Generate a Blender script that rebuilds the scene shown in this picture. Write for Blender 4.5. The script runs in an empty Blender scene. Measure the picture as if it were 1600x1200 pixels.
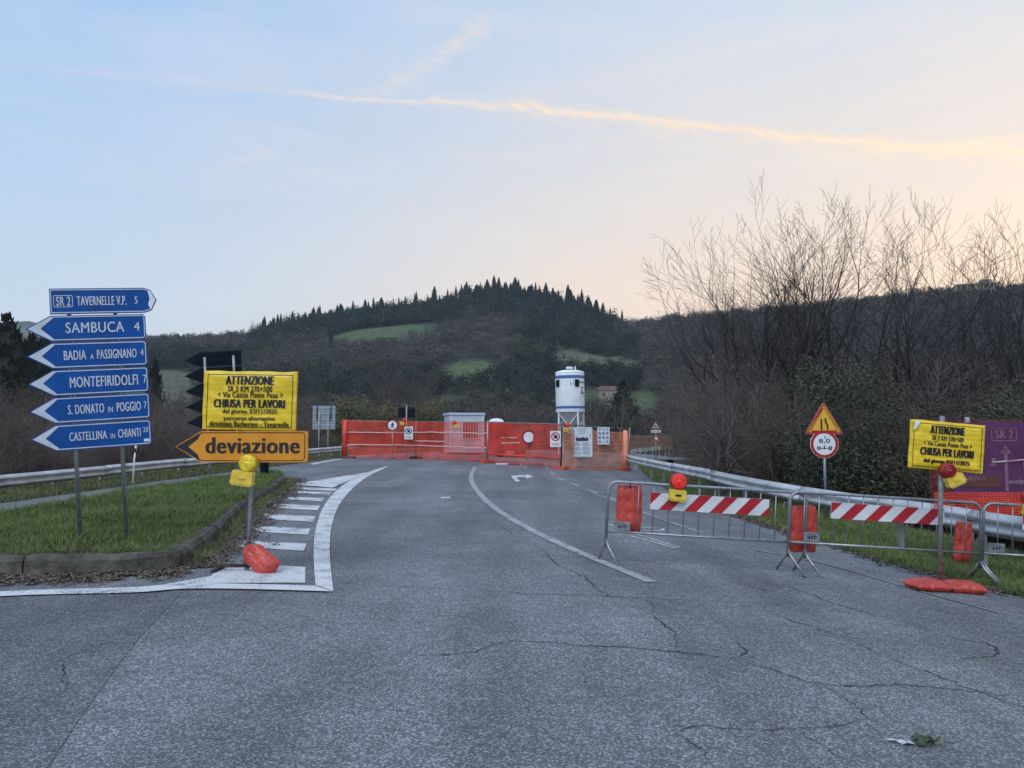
import bpy, math, random
from mathutils import Vector, Matrix, noise
PI = math.pi
R = math.radians
sc = bpy.context.scene
col = sc.collection

# ------------------------------------------------------------------ camera
CAM_H, F, PITCH = 1.6, 1200.0, R(3.43)
cd = bpy.data.cameras.new('camera'); cam = bpy.data.objects.new('camera', cd); col.objects.link(cam)
cd.sensor_width = 36; cd.lens = 27.0; cd.clip_start = 0.05; cd.clip_end = 8000
cam.location = (0, 0, CAM_H); cam.rotation_euler = (R(90) + PITCH, 0, 0)
sc.camera = cam

# ------------------------------------------------------------------ exposure
sc.view_settings.view_transform = 'Standard'; sc.view_settings.look = 'None'
sc.view_settings.gamma = 1; sc.view_settings.exposure = 0.15; sc.view_settings.use_curve_mapping = False
try:
    sc.cycles.volume_bounces = 1; sc.cycles.max_bounces = 6; sc.cycles.transparent_max_bounces = 24
except Exception: pass

def lin(r, g, b):
    f = lambda c: ((c/255)/12.92 if c/255 <= .04045 else (((c/255)+.055)/1.055)**2.4)
    return (f(r), f(g), f(b), 1)

# ------------------------------------------------------------------ world / sky
SUN_AZ, SUN_EL = 52, 3          # degrees to the right of the view axis, evening glow
def tang(u, v):
    sx, sy = (u-800)/F, (600-v)/F
    y = math.cos(PITCH)-sy*math.sin(PITCH); z = math.sin(PITCH)+sy*math.cos(PITCH)
    return sx/y, z/y
w = bpy.data.worlds.new('World'); sc.world = w; w.use_nodes = True
nt = w.node_tree; nt.nodes.clear(); L = nt.links
def nd(t, **k):
    n = nt.nodes.new(t)
    for a, b in k.items(): setattr(n, a, b)
    return n
def M(op, a, b=None, c=None, clamp=False):
    n = nd('ShaderNodeMath', operation=op); n.use_clamp = clamp
    for i, x in enumerate((a, b, c)):
        if x is None: continue
        if isinstance(x, (int, float)): n.inputs[i].default_value = x
        else: L.new(x, n.inputs[i])
    return n.outputs[0]
def MR(x, a, b, c=0, d=1, smooth=True):
    n = nd('ShaderNodeMapRange'); n.interpolation_type = 'SMOOTHSTEP' if smooth else 'LINEAR'
    L.new(x, n.inputs[0]); n.inputs[1].default_value = a; n.inputs[2].default_value = b
    n.inputs[3].default_value = c; n.inputs[4].default_value = d
    return n.outputs[0]
def MIXC(f, a, b, blend='MIX'):
    n = nd('ShaderNodeMix', data_type='RGBA', blend_type=blend)
    if isinstance(f, (int, float)): n.inputs[0].default_value = f
    else: L.new(f, n.inputs[0])
    for i, x in ((6, a), (7, b)):
        if isinstance(x, tuple): n.inputs[i].default_value = x
        else: L.new(x, n.inputs[i])
    return n.outputs[2]
tc = nd('ShaderNodeTexCoord'); sep = nd('ShaderNodeSeparateXYZ'); L.new(tc.outputs['Generated'], sep.inputs[0])
X_, Y_, Z_ = sep.outputs
el = M('MAXIMUM', Z_, 0.0)
sd = Vector((math.sin(R(SUN_AZ)), math.cos(R(SUN_AZ)), 0))
h = M('SQRT', M('ADD', M('MULTIPLY', X_, X_), M('MULTIPLY', Y_, Y_)))
dt = M('DIVIDE', M('ADD', M('MULTIPLY', X_, sd.x), M('MULTIPLY', Y_, sd.y)), M('MAXIMUM', h, .001))
warm = MR(dt, 0.05, 1.0)
e1 = MR(el, 0.12, 0.47, smooth=False); e2 = MR(el, 0.45, 1.0)
low = MIXC(warm, lin(196, 212, 230), lin(252, 220, 184))
midc = MIXC(warm, lin(158, 192, 232), lin(203, 212, 224))
c = MIXC(e1, low, midc)
c = MIXC(e2, c, lin(118, 160, 214))
# band of pinkish cream low over the hills
pk = M('MULTIPLY', MR(el, 0.10, 0.27, 1, 0), MR(dt, 0.35, 0.75))
c = MIXC(M('MULTIPLY', pk, .55), c, lin(246, 214, 196))
# gnomonic coordinates about the north direction, only where y > 0
yy = M('MAXIMUM', Y_, .02); tx = M('DIVIDE', X_, yy); tz = M('DIVIDE', Z_, yy); front = MR(Y_, .15, .4)
def comb(a, b, c_=0.0):
    n = nd('ShaderNodeCombineXYZ')
    for i, x in enumerate((a, b, c_)):
        if isinstance(x, (int, float)): n.inputs[i].default_value = x
        else: L.new(x, n.inputs[i])
    return n.outputs[0]
def NZ(vec, scale, detail=4, rough=.55, dist=0.0):
    n = nd('ShaderNodeTexNoise'); n.noise_dimensions = '3D'
    L.new(vec, n.inputs['Vector']); n.inputs['Scale'].default_value = scale
    n.inputs['Detail'].default_value = detail; n.inputs['Roughness'].default_value = rough
    n.inputs['Distortion'].default_value = dist
    return n.outputs[0]
def fcurve(x, pts, x0, x1, y0, y1):
    n = nd('ShaderNodeFloatCurve'); cu = n.mapping.curves[0]
    P = [((a-x0)/(x1-x0), (b-y0)/(y1-y0)) for a, b in pts]
    cu.points[0].location = P[0]; cu.points[1].location = P[-1]
    for p in P[1:-1]: cu.points.new(*p)
    n.mapping.update()
    L.new(MR(x, x0, x1, smooth=False), n.inputs['Value'])
    return MR(n.outputs[0], 0, 1, y0, y1, smooth=False)
def streak(pts, wid0, wid1, gain, seed, wisp=.6):
    P = [tang(u, v) for u, v in pts]; xs = [p[0] for p in P]; zs = [p[1] for p in P]
    x0, x1, y0, y1 = min(xs), max(xs), min(zs)-.01, max(zs)+.01
    cz = fcurve(tx, P, x0, x1, y0, y1)
    wob = M('MULTIPLY', M('SUBTRACT', NZ(comb(tx, tz, seed), 16, 8, .72), .5), .05*wisp)
    d = M('ADD', M('SUBTRACT', tz, cz), wob)
    wd = MR(tx, x0, x1, wid0, wid1, smooth=False)
    q = M('DIVIDE', d, wd); g = M('EXPONENT', M('MULTIPLY', M('MULTIPLY', q, q), -1))
    ends = M('MULTIPLY', MR(tx, x0, x0+.12), MR(tx, x1-.03, x1, 1, 0))
    fib = MR(NZ(comb(M('MULTIPLY', tx, 9), M('ADD', M('MULTIPLY', tz, 34), M('MULTIPLY', tx, 14)), seed), 1.6, 7, .72, 1.4), .34, .62)
    fib = M('ADD', M('MULTIPLY', fib, wisp), 1-wisp)
    return M('MULTIPLY', M('MULTIPLY', g, ends), M('MULTIPLY', fib, gain))
main = streak([(400,138),(540,153),(640,158),(760,163),(860,172),(980,184),(1100,199),(1200,208),(1350,222),(1500,234),(1700,242)], .003, .0075, .85, 1.3, .7)
main2 = streak([(700,158),(860,176),(980,190),(1100,206),(1200,216),(1350,228),(1500,238),(1700,246)], .012, .024, .45, 2.3, 1.0)
w2 = streak([(480,156),(560,146),(620,128),(680,95),(730,55),(780,35)], .012, .018, .45, 4.7, .85)
w3 = streak([(1280,250),(1330,241),(1420,233),(1520,222),(1700,206)], .0022, .004, .6, 7.7, .2)
w4 = streak([(270,292),(330,272),(390,245),(450,232)], .008, .012, .28, 9.1, .9)
w5 = streak([(-100,90),(0,100),(200,120),(420,140),(520,152)], .004, .006, .18, 12.1, .7)
cl = M('MINIMUM', M('ADD', M('ADD', M('ADD', main, main2), M('ADD', w2, w3)), M('ADD', w4, w5)), 1.0)
cl = M('MULTIPLY', cl, front)
# broad thin cirrus everywhere: stretched noise on the direction itself
cir = MR(NZ(comb(M('MULTIPLY', X_, 1.3), M('MULTIPLY', Y_, 1.0), M('MULTIPLY', Z_, 7)), 1.7, 6, .62, .8), .47, .78)
cir = M('MULTIPLY', cir, .32)
c = MIXC(cir, c, MIXC(warm, lin(215, 217, 232), lin(250, 226, 205)))
c = MIXC(cl, c, MIXC(warm, lin(232, 216, 218), lin(252, 224, 192)))
sky = nd('ShaderNodeTexSky', sky_type='NISHITA'); sky.sun_disc = False
sky.sun_elevation = R(SUN_EL); sky.sun_rotation = R(SUN_AZ); sky.altitude = 200; sky.dust_density = 1.5
nish = MIXC(1.0, sky.outputs[0], (.05, .05, .05, 1), 'MULTIPLY')
c = MIXC(1.0, MIXC(1.0, c, (.95, .95, .95, 1), 'MULTIPLY'), nish, 'ADD')
bg = nd('ShaderNodeBackground'); L.new(c, bg.inputs[0]); bg.inputs[1].default_value = 1.0
out = nd('ShaderNodeOutputWorld'); L.new(bg.outputs[0], out.inputs[0])

# ------------------------------------------------------------------ sun (added: wide fill from high behind the camera, brightens ground and facing sides)
sl = bpy.data.lights.new('fill_lamp', 'SUN'); sl.energy = 1.8; sl.angle = R(50); sl.color = (1.0, .97, .94)
so = bpy.data.objects.new('fill_lamp', sl); col.objects.link(so)
so.rotation_euler = (R(42), 0, R(-22))

# ================================================================== helpers
def smooth(a, b, x):
    t = max(0, min(1, (x-a)/(b-a))); return t*t*(3-2*t)
def interp(pts, x):
    if x <= pts[0][0]: return pts[0][1]
    for (a, b), (c_, d) in zip(pts, pts[1:]):
        if x <= c_: return b+(d-b)*(x-a)/(c_-a)
    return pts[-1][1]
def G(x, y=0):
    """height of the road surface: it banks down to the right"""
    k = .5; t = (x-.9)/k
    sp = k*(math.log1p(math.exp(t)) if t < 30 else t)
    return -.008*x - .052*sp
def P(u, v, dz=0.0):
    tx, tz = tang(u, v); D = 10
    for _ in range(40):
        z = G(tx*D)+dz; D2 = (z-CAM_H)/tz if tz < -1e-4 else 300
        D = .5*D+.5*max(.5, min(300, D2))
    return Vector((tx*D, D, G(tx*D)+dz))
def A(u, v, D):
    tx, tz = tang(u, v); return Vector((tx*D, D, CAM_H+tz*D))

# ---- materials
MATS = {}
def mat(name, rgb, rough=.6, metal=0, var=.12, scale=8, bump=.0, bscale=60, rgb2=None, emit=None, coat=0, trans=0):
    if name in MATS: return MATS[name]
    m = bpy.data.materials.new(name); m.use_nodes = True; n = m.node_tree.nodes; l = m.node_tree.links
    b = n['Principled BSDF']; b.inputs['Roughness'].default_value = rough; b.inputs['Metallic'].default_value = metal
    t = n.new('ShaderNodeTexCoord'); z = n.new('ShaderNodeTexNoise'); z.inputs['Scale'].default_value = scale
    z.inputs['Detail'].default_value = 6; l.new(t.outputs['Object'], z.inputs['Vector'])
    r = n.new('ShaderNodeValToRGB'); l.new(z.outputs[0], r.inputs[0])
    a = Vector(rgb[:3]); lo = Vector(rgb2[:3]) if rgb2 else a*(1-var*1.6); hi = a*(1+var)
    r.color_ramp.elements[0].position = .32; r.color_ramp.elements[1].position = .68
    r.color_ramp.elements[0].color = (*lo, 1); r.color_ramp.elements[1].color = (*[min(1, q) for q in hi], 1)
    l.new(r.outputs[0], b.inputs['Base Color'])
    if coat: b.inputs['Coat Weight'].default_value = coat
    if trans: b.inputs['Transmission Weight'].default_value = trans
    if emit: b.inputs['Emission Color'].default_value = (*emit[0][:3], 1); b.inputs['Emission Strength'].default_value = emit[1]
    if bump:
        z2 = n.new('ShaderNodeTexNoise'); z2.inputs['Scale'].default_value = bscale; z2.inputs['Detail'].default_value = 4
        l.new(t.outputs['Object'], z2.inputs['Vector']); bp = n.new('ShaderNodeBump'); bp.inputs['Strength'].default_value = bump
        bp.inputs['Distance'].default_value = .02
        l.new(z2.outputs[0], bp.inputs['Height']); l.new(bp.outputs[0], b.inputs['Normal'])
    MATS[name] = m; return m
steel = mat('galvanised_steel', (.33,.35,.37), .45, .75, .18, 14, .05, 40)
steel_dull = mat('weathered_steel', (.34,.35,.35), .6, .35, .25, 3, .08, 30, rgb2=(.22,.22,.21))
railm = mat('guardrail_zinc', (.52,.55,.58), .5, .3, .12, 2.5, .05, 25, rgb2=(.36,.37,.38))
blue = mat('sign_blue', (.004,.078,.32), .42, 0, .1, 2.2, .02, 20, rgb2=(.006,.058,.23)); blue.node_tree.nodes['Principled BSDF'].inputs['Specular IOR Level'].default_value = .2
dblue = mat('sign_blue_dark', (.01,.05,.17), .5)
white = mat('sign_white', (.52,.58,.66), .5, 0, .08, 6)
whitep = mat('white_paint_metal', (.72,.76,.8), .45, 0, .1, 3, .02, 20)
black = mat('sign_black', (.012,.012,.014), .5)
orange = mat('sign_orange', (.68,.27,.015), .45, 0, .08, 3)
yellowp = mat('yellow_plastic_wrap', (.78,.55,.02), .3, 0, .08, 6, .35, 14)
yellowb = mat('yellow_battery_box', (.72,.52,.06), .4, 0, .08, 12)
redb = mat('red_sandbag', (.48,.055,.038), .38, 0, .2, 5, .45, 16, rgb2=(.36,.04,.03))
sigred = mat('sign_red', (.42,.012,.015), .4, 0, .08, 5)
sigyel = mat('sign_yellow', (.75,.42,.03), .45, 0, .08, 5)
netr = mat('orange_net', (.7,.06,.03), .55, 0, .3, 1.2, rgb2=(.42,.03,.018))
netp = mat('pale_orange_net', (.85,.33,.2), .6, 0, .2, 2)
tapew = mat('pale_pink_tape', (.75,.5,.48), .5)
rust = mat('rusty_dark_steel', (.055,.04,.032), .7, .3, .4, 12)
concrete = mat('kerb_concrete', (.095,.088,.075), .95, 0, .35, 5, 1.0, 24, rgb2=(.022,.023,.014))
litterm = mat('dry_leaves', (.15,.12,.09), .8, 0, .4, 6, rgb2=(.035,.028,.02))
orangeblock = mat('orange_block', (.55,.1,.05), .6)

# ---- mesh builder
class MB:
    def __init__(s): s.v = []; s.f = []
    def add(s, vs, fs):
        o = len(s.v); s.v += [tuple(q) for q in vs]; s.f += [tuple(i+o for i in f) for f in fs]; return s
    def box(s, c, size, rot=None):
        a, b, d = [q/2 for q in size]; vs = [Vector((x*a, y*b, z*d)) for x in (-1,1) for y in (-1,1) for z in (-1,1)]
        if rot is not None: vs = [rot @ q for q in vs]
        vs = [q+Vector(c) for q in vs]
        return s.add(vs, [(0,1,3,2),(4,6,7,5),(0,4,5,1),(2,3,7,6),(0,2,6,4),(1,5,7,3)])
    def tube(s, pts, r, n=8, cap=True, closed=False):
        pts = [Vector(p) for p in pts]; rr = r if isinstance(r, (list, tuple)) else [r]*len(pts); vs = []; m = len(pts)
        up = None
        for i, p in enumerate(pts):
            if closed: d = (pts[(i+1) % m]-pts[i-1]).normalized()
            else: d = (pts[min(i+1, m-1)]-pts[max(i-1, 0)]).normalized()
            if up is None: up = Vector((0,0,1)) if abs(d.z) < .9 else Vector((1,0,0))
            a = d.cross(up)
            if a.length < 1e-4: a = d.orthogonal()
            a.normalize(); b = a.cross(d).normalized(); up = b
            for k in range(n):
                t = 2*PI*k/n; vs.append(p+(a*math.cos(t)+b*math.sin(t))*rr[i])
        fs = []
        for i in range(m-(0 if closed else 1)):
            for k in range(n):
                j = (i+1) % m; fs.append((i*n+k, i*n+(k+1) % n, j*n+(k+1) % n, j*n+k))
        if cap and not closed: fs += [tuple(range(n))[::-1], tuple((m-1)*n+k for k in range(n))]
        return s.add(vs, fs)
    def prism(s, poly, y0, y1):
        """poly in local x,z; front face at y0"""
        n = len(poly)
        vs = [(x, y0, z) for x, z in poly]+[(x, y1, z) for x, z in poly]
        fs = [tuple(range(n)), tuple(range(2*n-1, n-1, -1))]+[(i, (i+1) % n, n+(i+1) % n, n+i)[::-1] for i in range(n)]
        return s.add(vs, fs)
    def lathe(s, prof, c=(0,0,0), n=24, axis='z', cap=True):
        vs = []; c = Vector(c)
        for r, h_ in prof:
            for k in range(n):
                t = 2*PI*k/n; a, b = r*math.cos(t), r*math.sin(t)
                vs.append(c+(Vector((a, b, h_)) if axis == 'z' else Vector((a, -h_, b))))
        fs = [(i*n+k, i*n+(k+1) % n, (i+1)*n+(k+1) % n, (i+1)*n+k) for i in range(len(prof)-1) for k in range(n)]
        if cap: fs += [tuple(range(n))[::-1], tuple((len(prof)-1)*n+k for k in range(n))]
        return s.add(vs, fs)
    def mesh(s, name, m, sm=False):
        me = bpy.data.meshes.new(name); me.from_pydata(s.v, [], s.f); me.update()
        if m: me.materials.append(m)
        if sm: me.shade_smooth() if hasattr(me, 'shade_smooth') else None
        return me
    def build(s, name, m, parent=None, sm=False, loc=None, rot=None):
        o = bpy.data.objects.new(name, s.mesh(name, m, sm)); col.objects.link(o)
        if parent: o.parent = parent
        if loc is not None: o.location = loc
        if rot is not None: o.rotation_euler = rot
        return o
def tag(o, label, cat=None, group=None):
    o['label'] = label
    if cat: o['category'] = cat
    if group: o['group'] = group
    return o
def thing(name, label, cat, loc=(0,0,0), rot=(0,0,0), group=None):
    o = bpy.data.objects.new(name, None); o.empty_display_size = .2; col.objects.link(o); o.location = loc; o.rotation_euler = rot
    return tag(o, label, cat, group)
def struct(o): o['kind'] = 'structure'; return o
def stuff(o, label=None): 
    o['kind'] = 'stuff'
    if label: o['label'] = label
    return o
def copy_tree(o, parent=None, label=None):
    c_ = o.copy(); col.objects.link(c_)
    if parent: c_.parent = parent
    if label: c_['label'] = label
    for ch in list(o.children): copy_tree(ch, c_)
    return c_
def circle(cx, cz, r, n=32): return [(cx+r*math.cos(2*PI*k/n), cz+r*math.sin(2*PI*k/n)) for k in range(n)]
def rrect(x0, z0, x1, z1, r, n=5):
    o = []
    for cx, cz, a in ((x1-r, z0+r, -90), (x1-r, z1-r, 0), (x0+r, z1-r, 90), (x0+r, z0+r, 180)):
        for k in range(n+1):
            t = R(a+90*k/n); o.append((cx+r*math.cos(t), cz+r*math.sin(t)))
    return o
def inset(poly, d):
    n = len(poly); out_ = []
    ar = sum(poly[i][0]*poly[(i+1) % n][1]-poly[(i+1) % n][0]*poly[i][1] for i in range(n)); s = 1 if ar > 0 else -1
    for i in range(n):
        p0, p1, p2 = [Vector(poly[(i+k-1) % n]) for k in range(3)]
        a = (p1-p0).normalized(); b = (p2-p1).normalized()
        n1 = Vector((-a.y, a.x))*s; n2 = Vector((-b.y, b.x))*s; m_ = n1+n2
        if m_.length < 1e-4: m_ = n1
        m_.normalize(); k = d/max(.35, m_.dot(n1)); q = p1+m_*k; out_.append((q.x, q.y))
    return out_
def text_mb(txt, x0, z0, x1, z1, y, bold=.02, depth=.0012, warp=None, into=None):
    cu = bpy.data.curves.new('t', 'FONT'); cu.body = txt; cu.offset = 0; cu.extrude = 0; cu.resolution_u = 3; cu.space_character = 1.08
    o = bpy.data.objects.new('t', cu); col.objects.link(o)
    dg = bpy.context.evaluated_depsgraph_get(); me = o.evaluated_get(dg).to_mesh()
    vs = [q.co.copy() for q in me.vertices]; fs = [tuple(p.vertices) for p in me.polygons]
    o.evaluated_get(dg).to_mesh_clear(); bpy.data.objects.remove(o); bpy.data.curves.remove(cu)
    mb = into or MB()
    if not vs: return mb
    ax, bx = min(q.x for q in vs), max(q.x for q in vs); az, bz = min(q.y for q in vs), max(q.y for q in vs)
    sx = (x1-x0)/max(bx-ax, 1e-5); sz = (z1-z0)/max(bz-az, 1e-5); w_ = []
    sh = bold*1.5*(z1-z0); x0 += sh; sx = (x1-sh-x0)/max(bx-ax, 1e-5)
    for ci, ox in enumerate((-sh, -sh*.34, sh*.34, sh)):       # heavier strokes: the outline struck four times side by side
        w_ = []
        for q in vs:
            x = x0+(q.x-ax)*sx+ox; z = z0+(q.y-az)*sz; yy_ = y-depth-ci*.0003
            if warp: yy_ += warp(x, z)
            w_.append((x, yy_, z))
        mb.add(w_, fs)
    return mb
def ribbon(mb, pts, widths, dz, jit=0, follow=True):
    """flat strip on the road through world points (x,y)"""
    pts = [Vector((p[0], p[1])) for p in pts]; vs = []; n = len(pts)
    for i, p in enumerate(pts):
        d = (pts[min(i+1, n-1)]-pts[max(i-1, 0)]).normalized(); nn = Vector((-d.y, d.x)); w_ = (widths[i] if isinstance(widths, list) else widths)/2
        for s in (-1, 1):
            q = p+nn*s*w_; vs.append((q.x, q.y, G(q.x)+dz))
    mb.add(vs, [(2*i, 2*i+1, 2*i+3, 2*i+2)[::-1] for i in range(n-1)])
def resample(pts, step):
    pts = [Vector(p) for p in pts]; o = [pts[0]]
    for a, b in zip(pts, pts[1:]):
        k = max(1, int((b-a).length/step))
        for i in range(1, k+1): o.append(a.lerp(b, i/k))
    return o
def catmull(pts, k=6):
    pts = [Vector(p) for p in pts]; o = []
    for i in range(len(pts)-1):
        p0 = pts[max(i-1, 0)]; p1 = pts[i]; p2 = pts[i+1]; p3 = pts[min(i+2, len(pts)-1)]
        for j in range(k):
            t = j/k; o.append(.5*((2*p1)+(p2-p0)*t+(2*p0-5*p1+4*p2-p3)*t*t+(-p0+3*p1-3*p2+p3)*t**3))
    o.append(pts[-1]); return o
def inpoly(x, y, poly):
    c_ = False; n = len(poly); j = n-1
    for i in range(n):
        xi, yi = poly[i][0], poly[i][1]; xj, yj = poly[j][0], poly[j][1]
        if (yi > y) != (yj > y) and x < (xj-xi)*(y-yi)/(yj-yi)+xi: c_ = not c_
        j = i
    return c_
def N3(x, y, z=0.0): return noise.noise(Vector((x, y, z)))

def scatter(name, protos, pts, label):
    """pts: (x,y,z, tiltx, tilty, rotz, scale, index): one object whose modifier places the plants"""
    me = bpy.data.meshes.new(name); me.from_pydata([p[:3] for p in pts], [], [])
    a = me.attributes.new('rot', 'FLOAT_VECTOR', 'POINT'); a.data.foreach_set('vector', [q for p in pts for q in p[3:6]])
    a = me.attributes.new('scl', 'FLOAT', 'POINT'); a.data.foreach_set('value', [p[6] for p in pts])
    a = me.attributes.new('idx', 'INT', 'POINT'); a.data.foreach_set('value', [p[7] for p in pts])
    o = bpy.data.objects.new(name, me); col.objects.link(o)
    g = bpy.data.node_groups.new(name, 'GeometryNodeTree')
    g.interface.new_socket('Geometry', in_out='INPUT', socket_type='NodeSocketGeometry')
    g.interface.new_socket('Geometry', in_out='OUTPUT', socket_type='NodeSocketGeometry')
    gi = g.nodes.new('NodeGroupInput'); go = g.nodes.new('NodeGroupOutput'); j = g.nodes.new('GeometryNodeJoinGeometry')
    def attr(nm, ty):
        n_ = g.nodes.new('GeometryNodeInputNamedAttribute'); n_.data_type = ty; n_.inputs[0].default_value = nm; return n_.outputs[0]
    rot, scl, idx = attr('rot', 'FLOAT_VECTOR'), attr('scl', 'FLOAT'), attr('idx', 'INT')
    for k, p in enumerate(protos):
        oi = g.nodes.new('GeometryNodeObjectInfo'); oi.inputs[0].default_value = p; oi.inputs[1].default_value = True
        cp = g.nodes.new('FunctionNodeCompare'); cp.data_type = 'INT'; cp.operation = 'EQUAL'
        g.links.new(idx, cp.inputs[2]); cp.inputs[3].default_value = k
        ip = g.nodes.new('GeometryNodeInstanceOnPoints'); g.links.new(gi.outputs[0], ip.inputs['Points'])
        g.links.new(cp.outputs[0], ip.inputs['Selection']); g.links.new(oi.outputs['Geometry'], ip.inputs['Instance'])
        g.links.new(rot, ip.inputs['Rotation']); g.links.new(scl, ip.inputs['Scale']); g.links.new(ip.outputs[0], j.inputs[0])
    g.links.new(j.outputs[0], go.inputs[0])
    md = o.modifiers.new('scatter', 'NODES'); md.node_group = g
    stuff(o, label); return o
def proto(mb, name, m, sm=False): return bpy.data.objects.new(name, mb.mesh(name, m, sm))

# ================================================================== terrain
RIDGE = [(-1500,540),(-400,530),(0,534),(200,532),(300,530),(390,524),(450,509),(550,492),(650,478),(740,463),(800,468),(900,484),(950,498),(1000,504),(1100,493),(1200,482),(1300,473),(1400,462),(1500,452),(1600,447),(2000,440),(3000,500)]
def uaz(x, y): return 800+F*x/y if y > 1 else (6000 if x > 0 else -6000)
def base_near(x, y):
    z = G(max(-14, min(x, 7)))-.03
    if x < -12.3: z -= 3.2*smooth(0, 14, -12.3-x)
    if x > 6.6: z -= 1.6*smooth(0, 10, x-6.6)
    if y > 46 and x < 3: z -= 0
    return z
def HT(x, y):
    r = math.hypot(x, y); zn = base_near(x, y)
    rr = smooth(66, 120, r); zv = -9+1.2*N3(x*.01, y*.01)
    z = zn*(1-rr)+zv*rr
    if y > 0:
        u = uaz(x, y); zr = (672-interp(RIDGE, u))/F*520*(y/r)
        u2 = max(-1500, min(3000, u))
        s = (r-190)/330
        if s > 0:
            k = min(s, 1)
            zz = zv+(zr-zv)*(k**1.05)+ (3.5*N3(x*.012, y*.012, 3)+1.5*N3(x*.04, y*.04, 5))*min(1, k*4)*(1 if k < .9 else (1-k)*10)
            if s > 1: zz = zr-(zr+10)*smooth(0, 1.6, s-1)
            z = zz
    return z
# fields: (u centre, r centre, half u, half r)
FIELDS = [(600,422,92,34,0),(728,312,50,19,0),(930,352,75,20,1),(965,280,80,26,0),(820,385,40,7,1),(620,250,50,10,1),(240,330,70,60,1),(700,262,45,12,0),(60,420,140,50,1),(1000,400,40,10,1)]
def field(x, y):
    if y < 100: return -1
    u = uaz(x, y)+14*N3(x*.03, y*.03); r = math.hypot(x, y)+4*N3(x*.05, y*.05, 9)
    for i, (cu, cr, hu, hr, k) in enumerate(FIELDS):
        if abs((u-cu)/hu)**2.6+abs((r-cr)/hr)**2.6 < 1: return k
    return -1
def mk_ground():
    azs = [-180+4*i for i in range(30)]; a = -60.0
    while a <= 60: azs.append(a); a += .45
    azs += [62+4*i for i in range(30)]
    rs = [0.0]; r = 3.0
    while r < 2000: rs.append(r); r *= 1.035 if r < 100 else (1.022 if r < 620 else 1.12)
    mb = MB(); cols = []
    for ri in rs:
        for az in azs:
            x, y = ri*math.sin(R(az)), ri*math.cos(R(az)); z = HT(x, y)
            mb.v.append((x, y, z))
            f = field(x, y); n_ = .5+.5*N3(x*.02, y*.02)
            if ri < 75: cc = (.055+.02*n_, .06+.02*n_, .03)
            elif f == 0: cc = (.068, .1, .04)
            elif f == 1: cc = (.085, .095, .055)
            else: cc = (.032+.012*n_, .034+.01*n_, .026)
            cols.append(cc)
    n = len(azs)
    for i in range(len(rs)-1):
        for k in range(n-1): mb.f.append((i*n+k, (i+1)*n+k, (i+1)*n+k+1, i*n+k+1))
        mb.f.append((i*n+n-1, (i+1)*n+n-1, (i+1)*n, i*n))
    m = mat('earth', (.05,.05,.03), .95, 0, .3, .4)
    n_ = m.node_tree.nodes; l = m.node_tree.links
    at = n_.new('ShaderNodeAttribute'); at.attribute_name = 'land'; mx = n_.new('ShaderNodeMix'); mx.data_type = 'RGBA'; mx.blend_type = 'MULTIPLY'; mx.inputs[0].default_value = 1
    z = n_.new('ShaderNodeTexNoise'); z.inputs['Scale'].default_value = .35; z.inputs['Detail'].default_value = 8
    g_ = n_.new('ShaderNodeNewGeometry'); l.new(g_.outputs['Position'], z.inputs['Vector'])
    rp = n_.new('ShaderNodeValToRGB'); rp.color_ramp.elements[0].color = (.6,.6,.6,1); rp.color_ramp.elements[1].color = (1.35,1.35,1.3,1); rp.color_ramp.elements[0].position = .3; rp.color_ramp.elements[1].position = .7
    l.new(z.outputs[0], rp.inputs[0]); l.new(at.outputs['Color'], mx.inputs[6]); l.new(rp.outputs[0], mx.inputs[7])
    l.new(mx.outputs[2], n_['Principled BSDF'].inputs['Base Color'])
    o = mb.build('ground', m, sm=True); struct(o)
    ca = o.data.color_attributes.new('land', 'FLOAT_COLOR', 'POINT')
    ca.data.foreach_set('color', [q for c_ in cols for q in (*c_, 1)])
    return o
mk_ground()

# far hill on the left horizon
def far_hill():
    prof = [(-900,520),(-400,500),(-60,497),(40,495),(120,505),(240,524),(300,531),(420,545)]
    mb = MB(); us = [-900+20*i for i in range(67)]; n = len(us)
    for j in range(14):
        k = j/13; r = 1000+500*min(k, .8)/.8+ (0 if k < .8 else 400*(k-.8)/.2)
        for u in us:
            a = math.atan((u-800)/F); zt = (672-interp(prof, u))/F*1500*math.cos(a)
            z = -12+(zt+12)*(min(1, k/.8))**1.1 - (0 if k < .8 else (k-.8)*300)+6*N3(u*.02, k*5)
            mb.v.append((r*math.sin(a), r*math.cos(a), z))
    for j in range(13):
        for i in range(n-1): mb.f.append((j*n+i, (j+1)*n+i, (j+1)*n+i+1, j*n+i+1))
    struct(mb.build('far_hill', mat('olive_hillside', (.13,.14,.09), .9, 0, .25, .02, rgb2=(.035,.045,.03)), sm=True))
far_hill()

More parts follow.
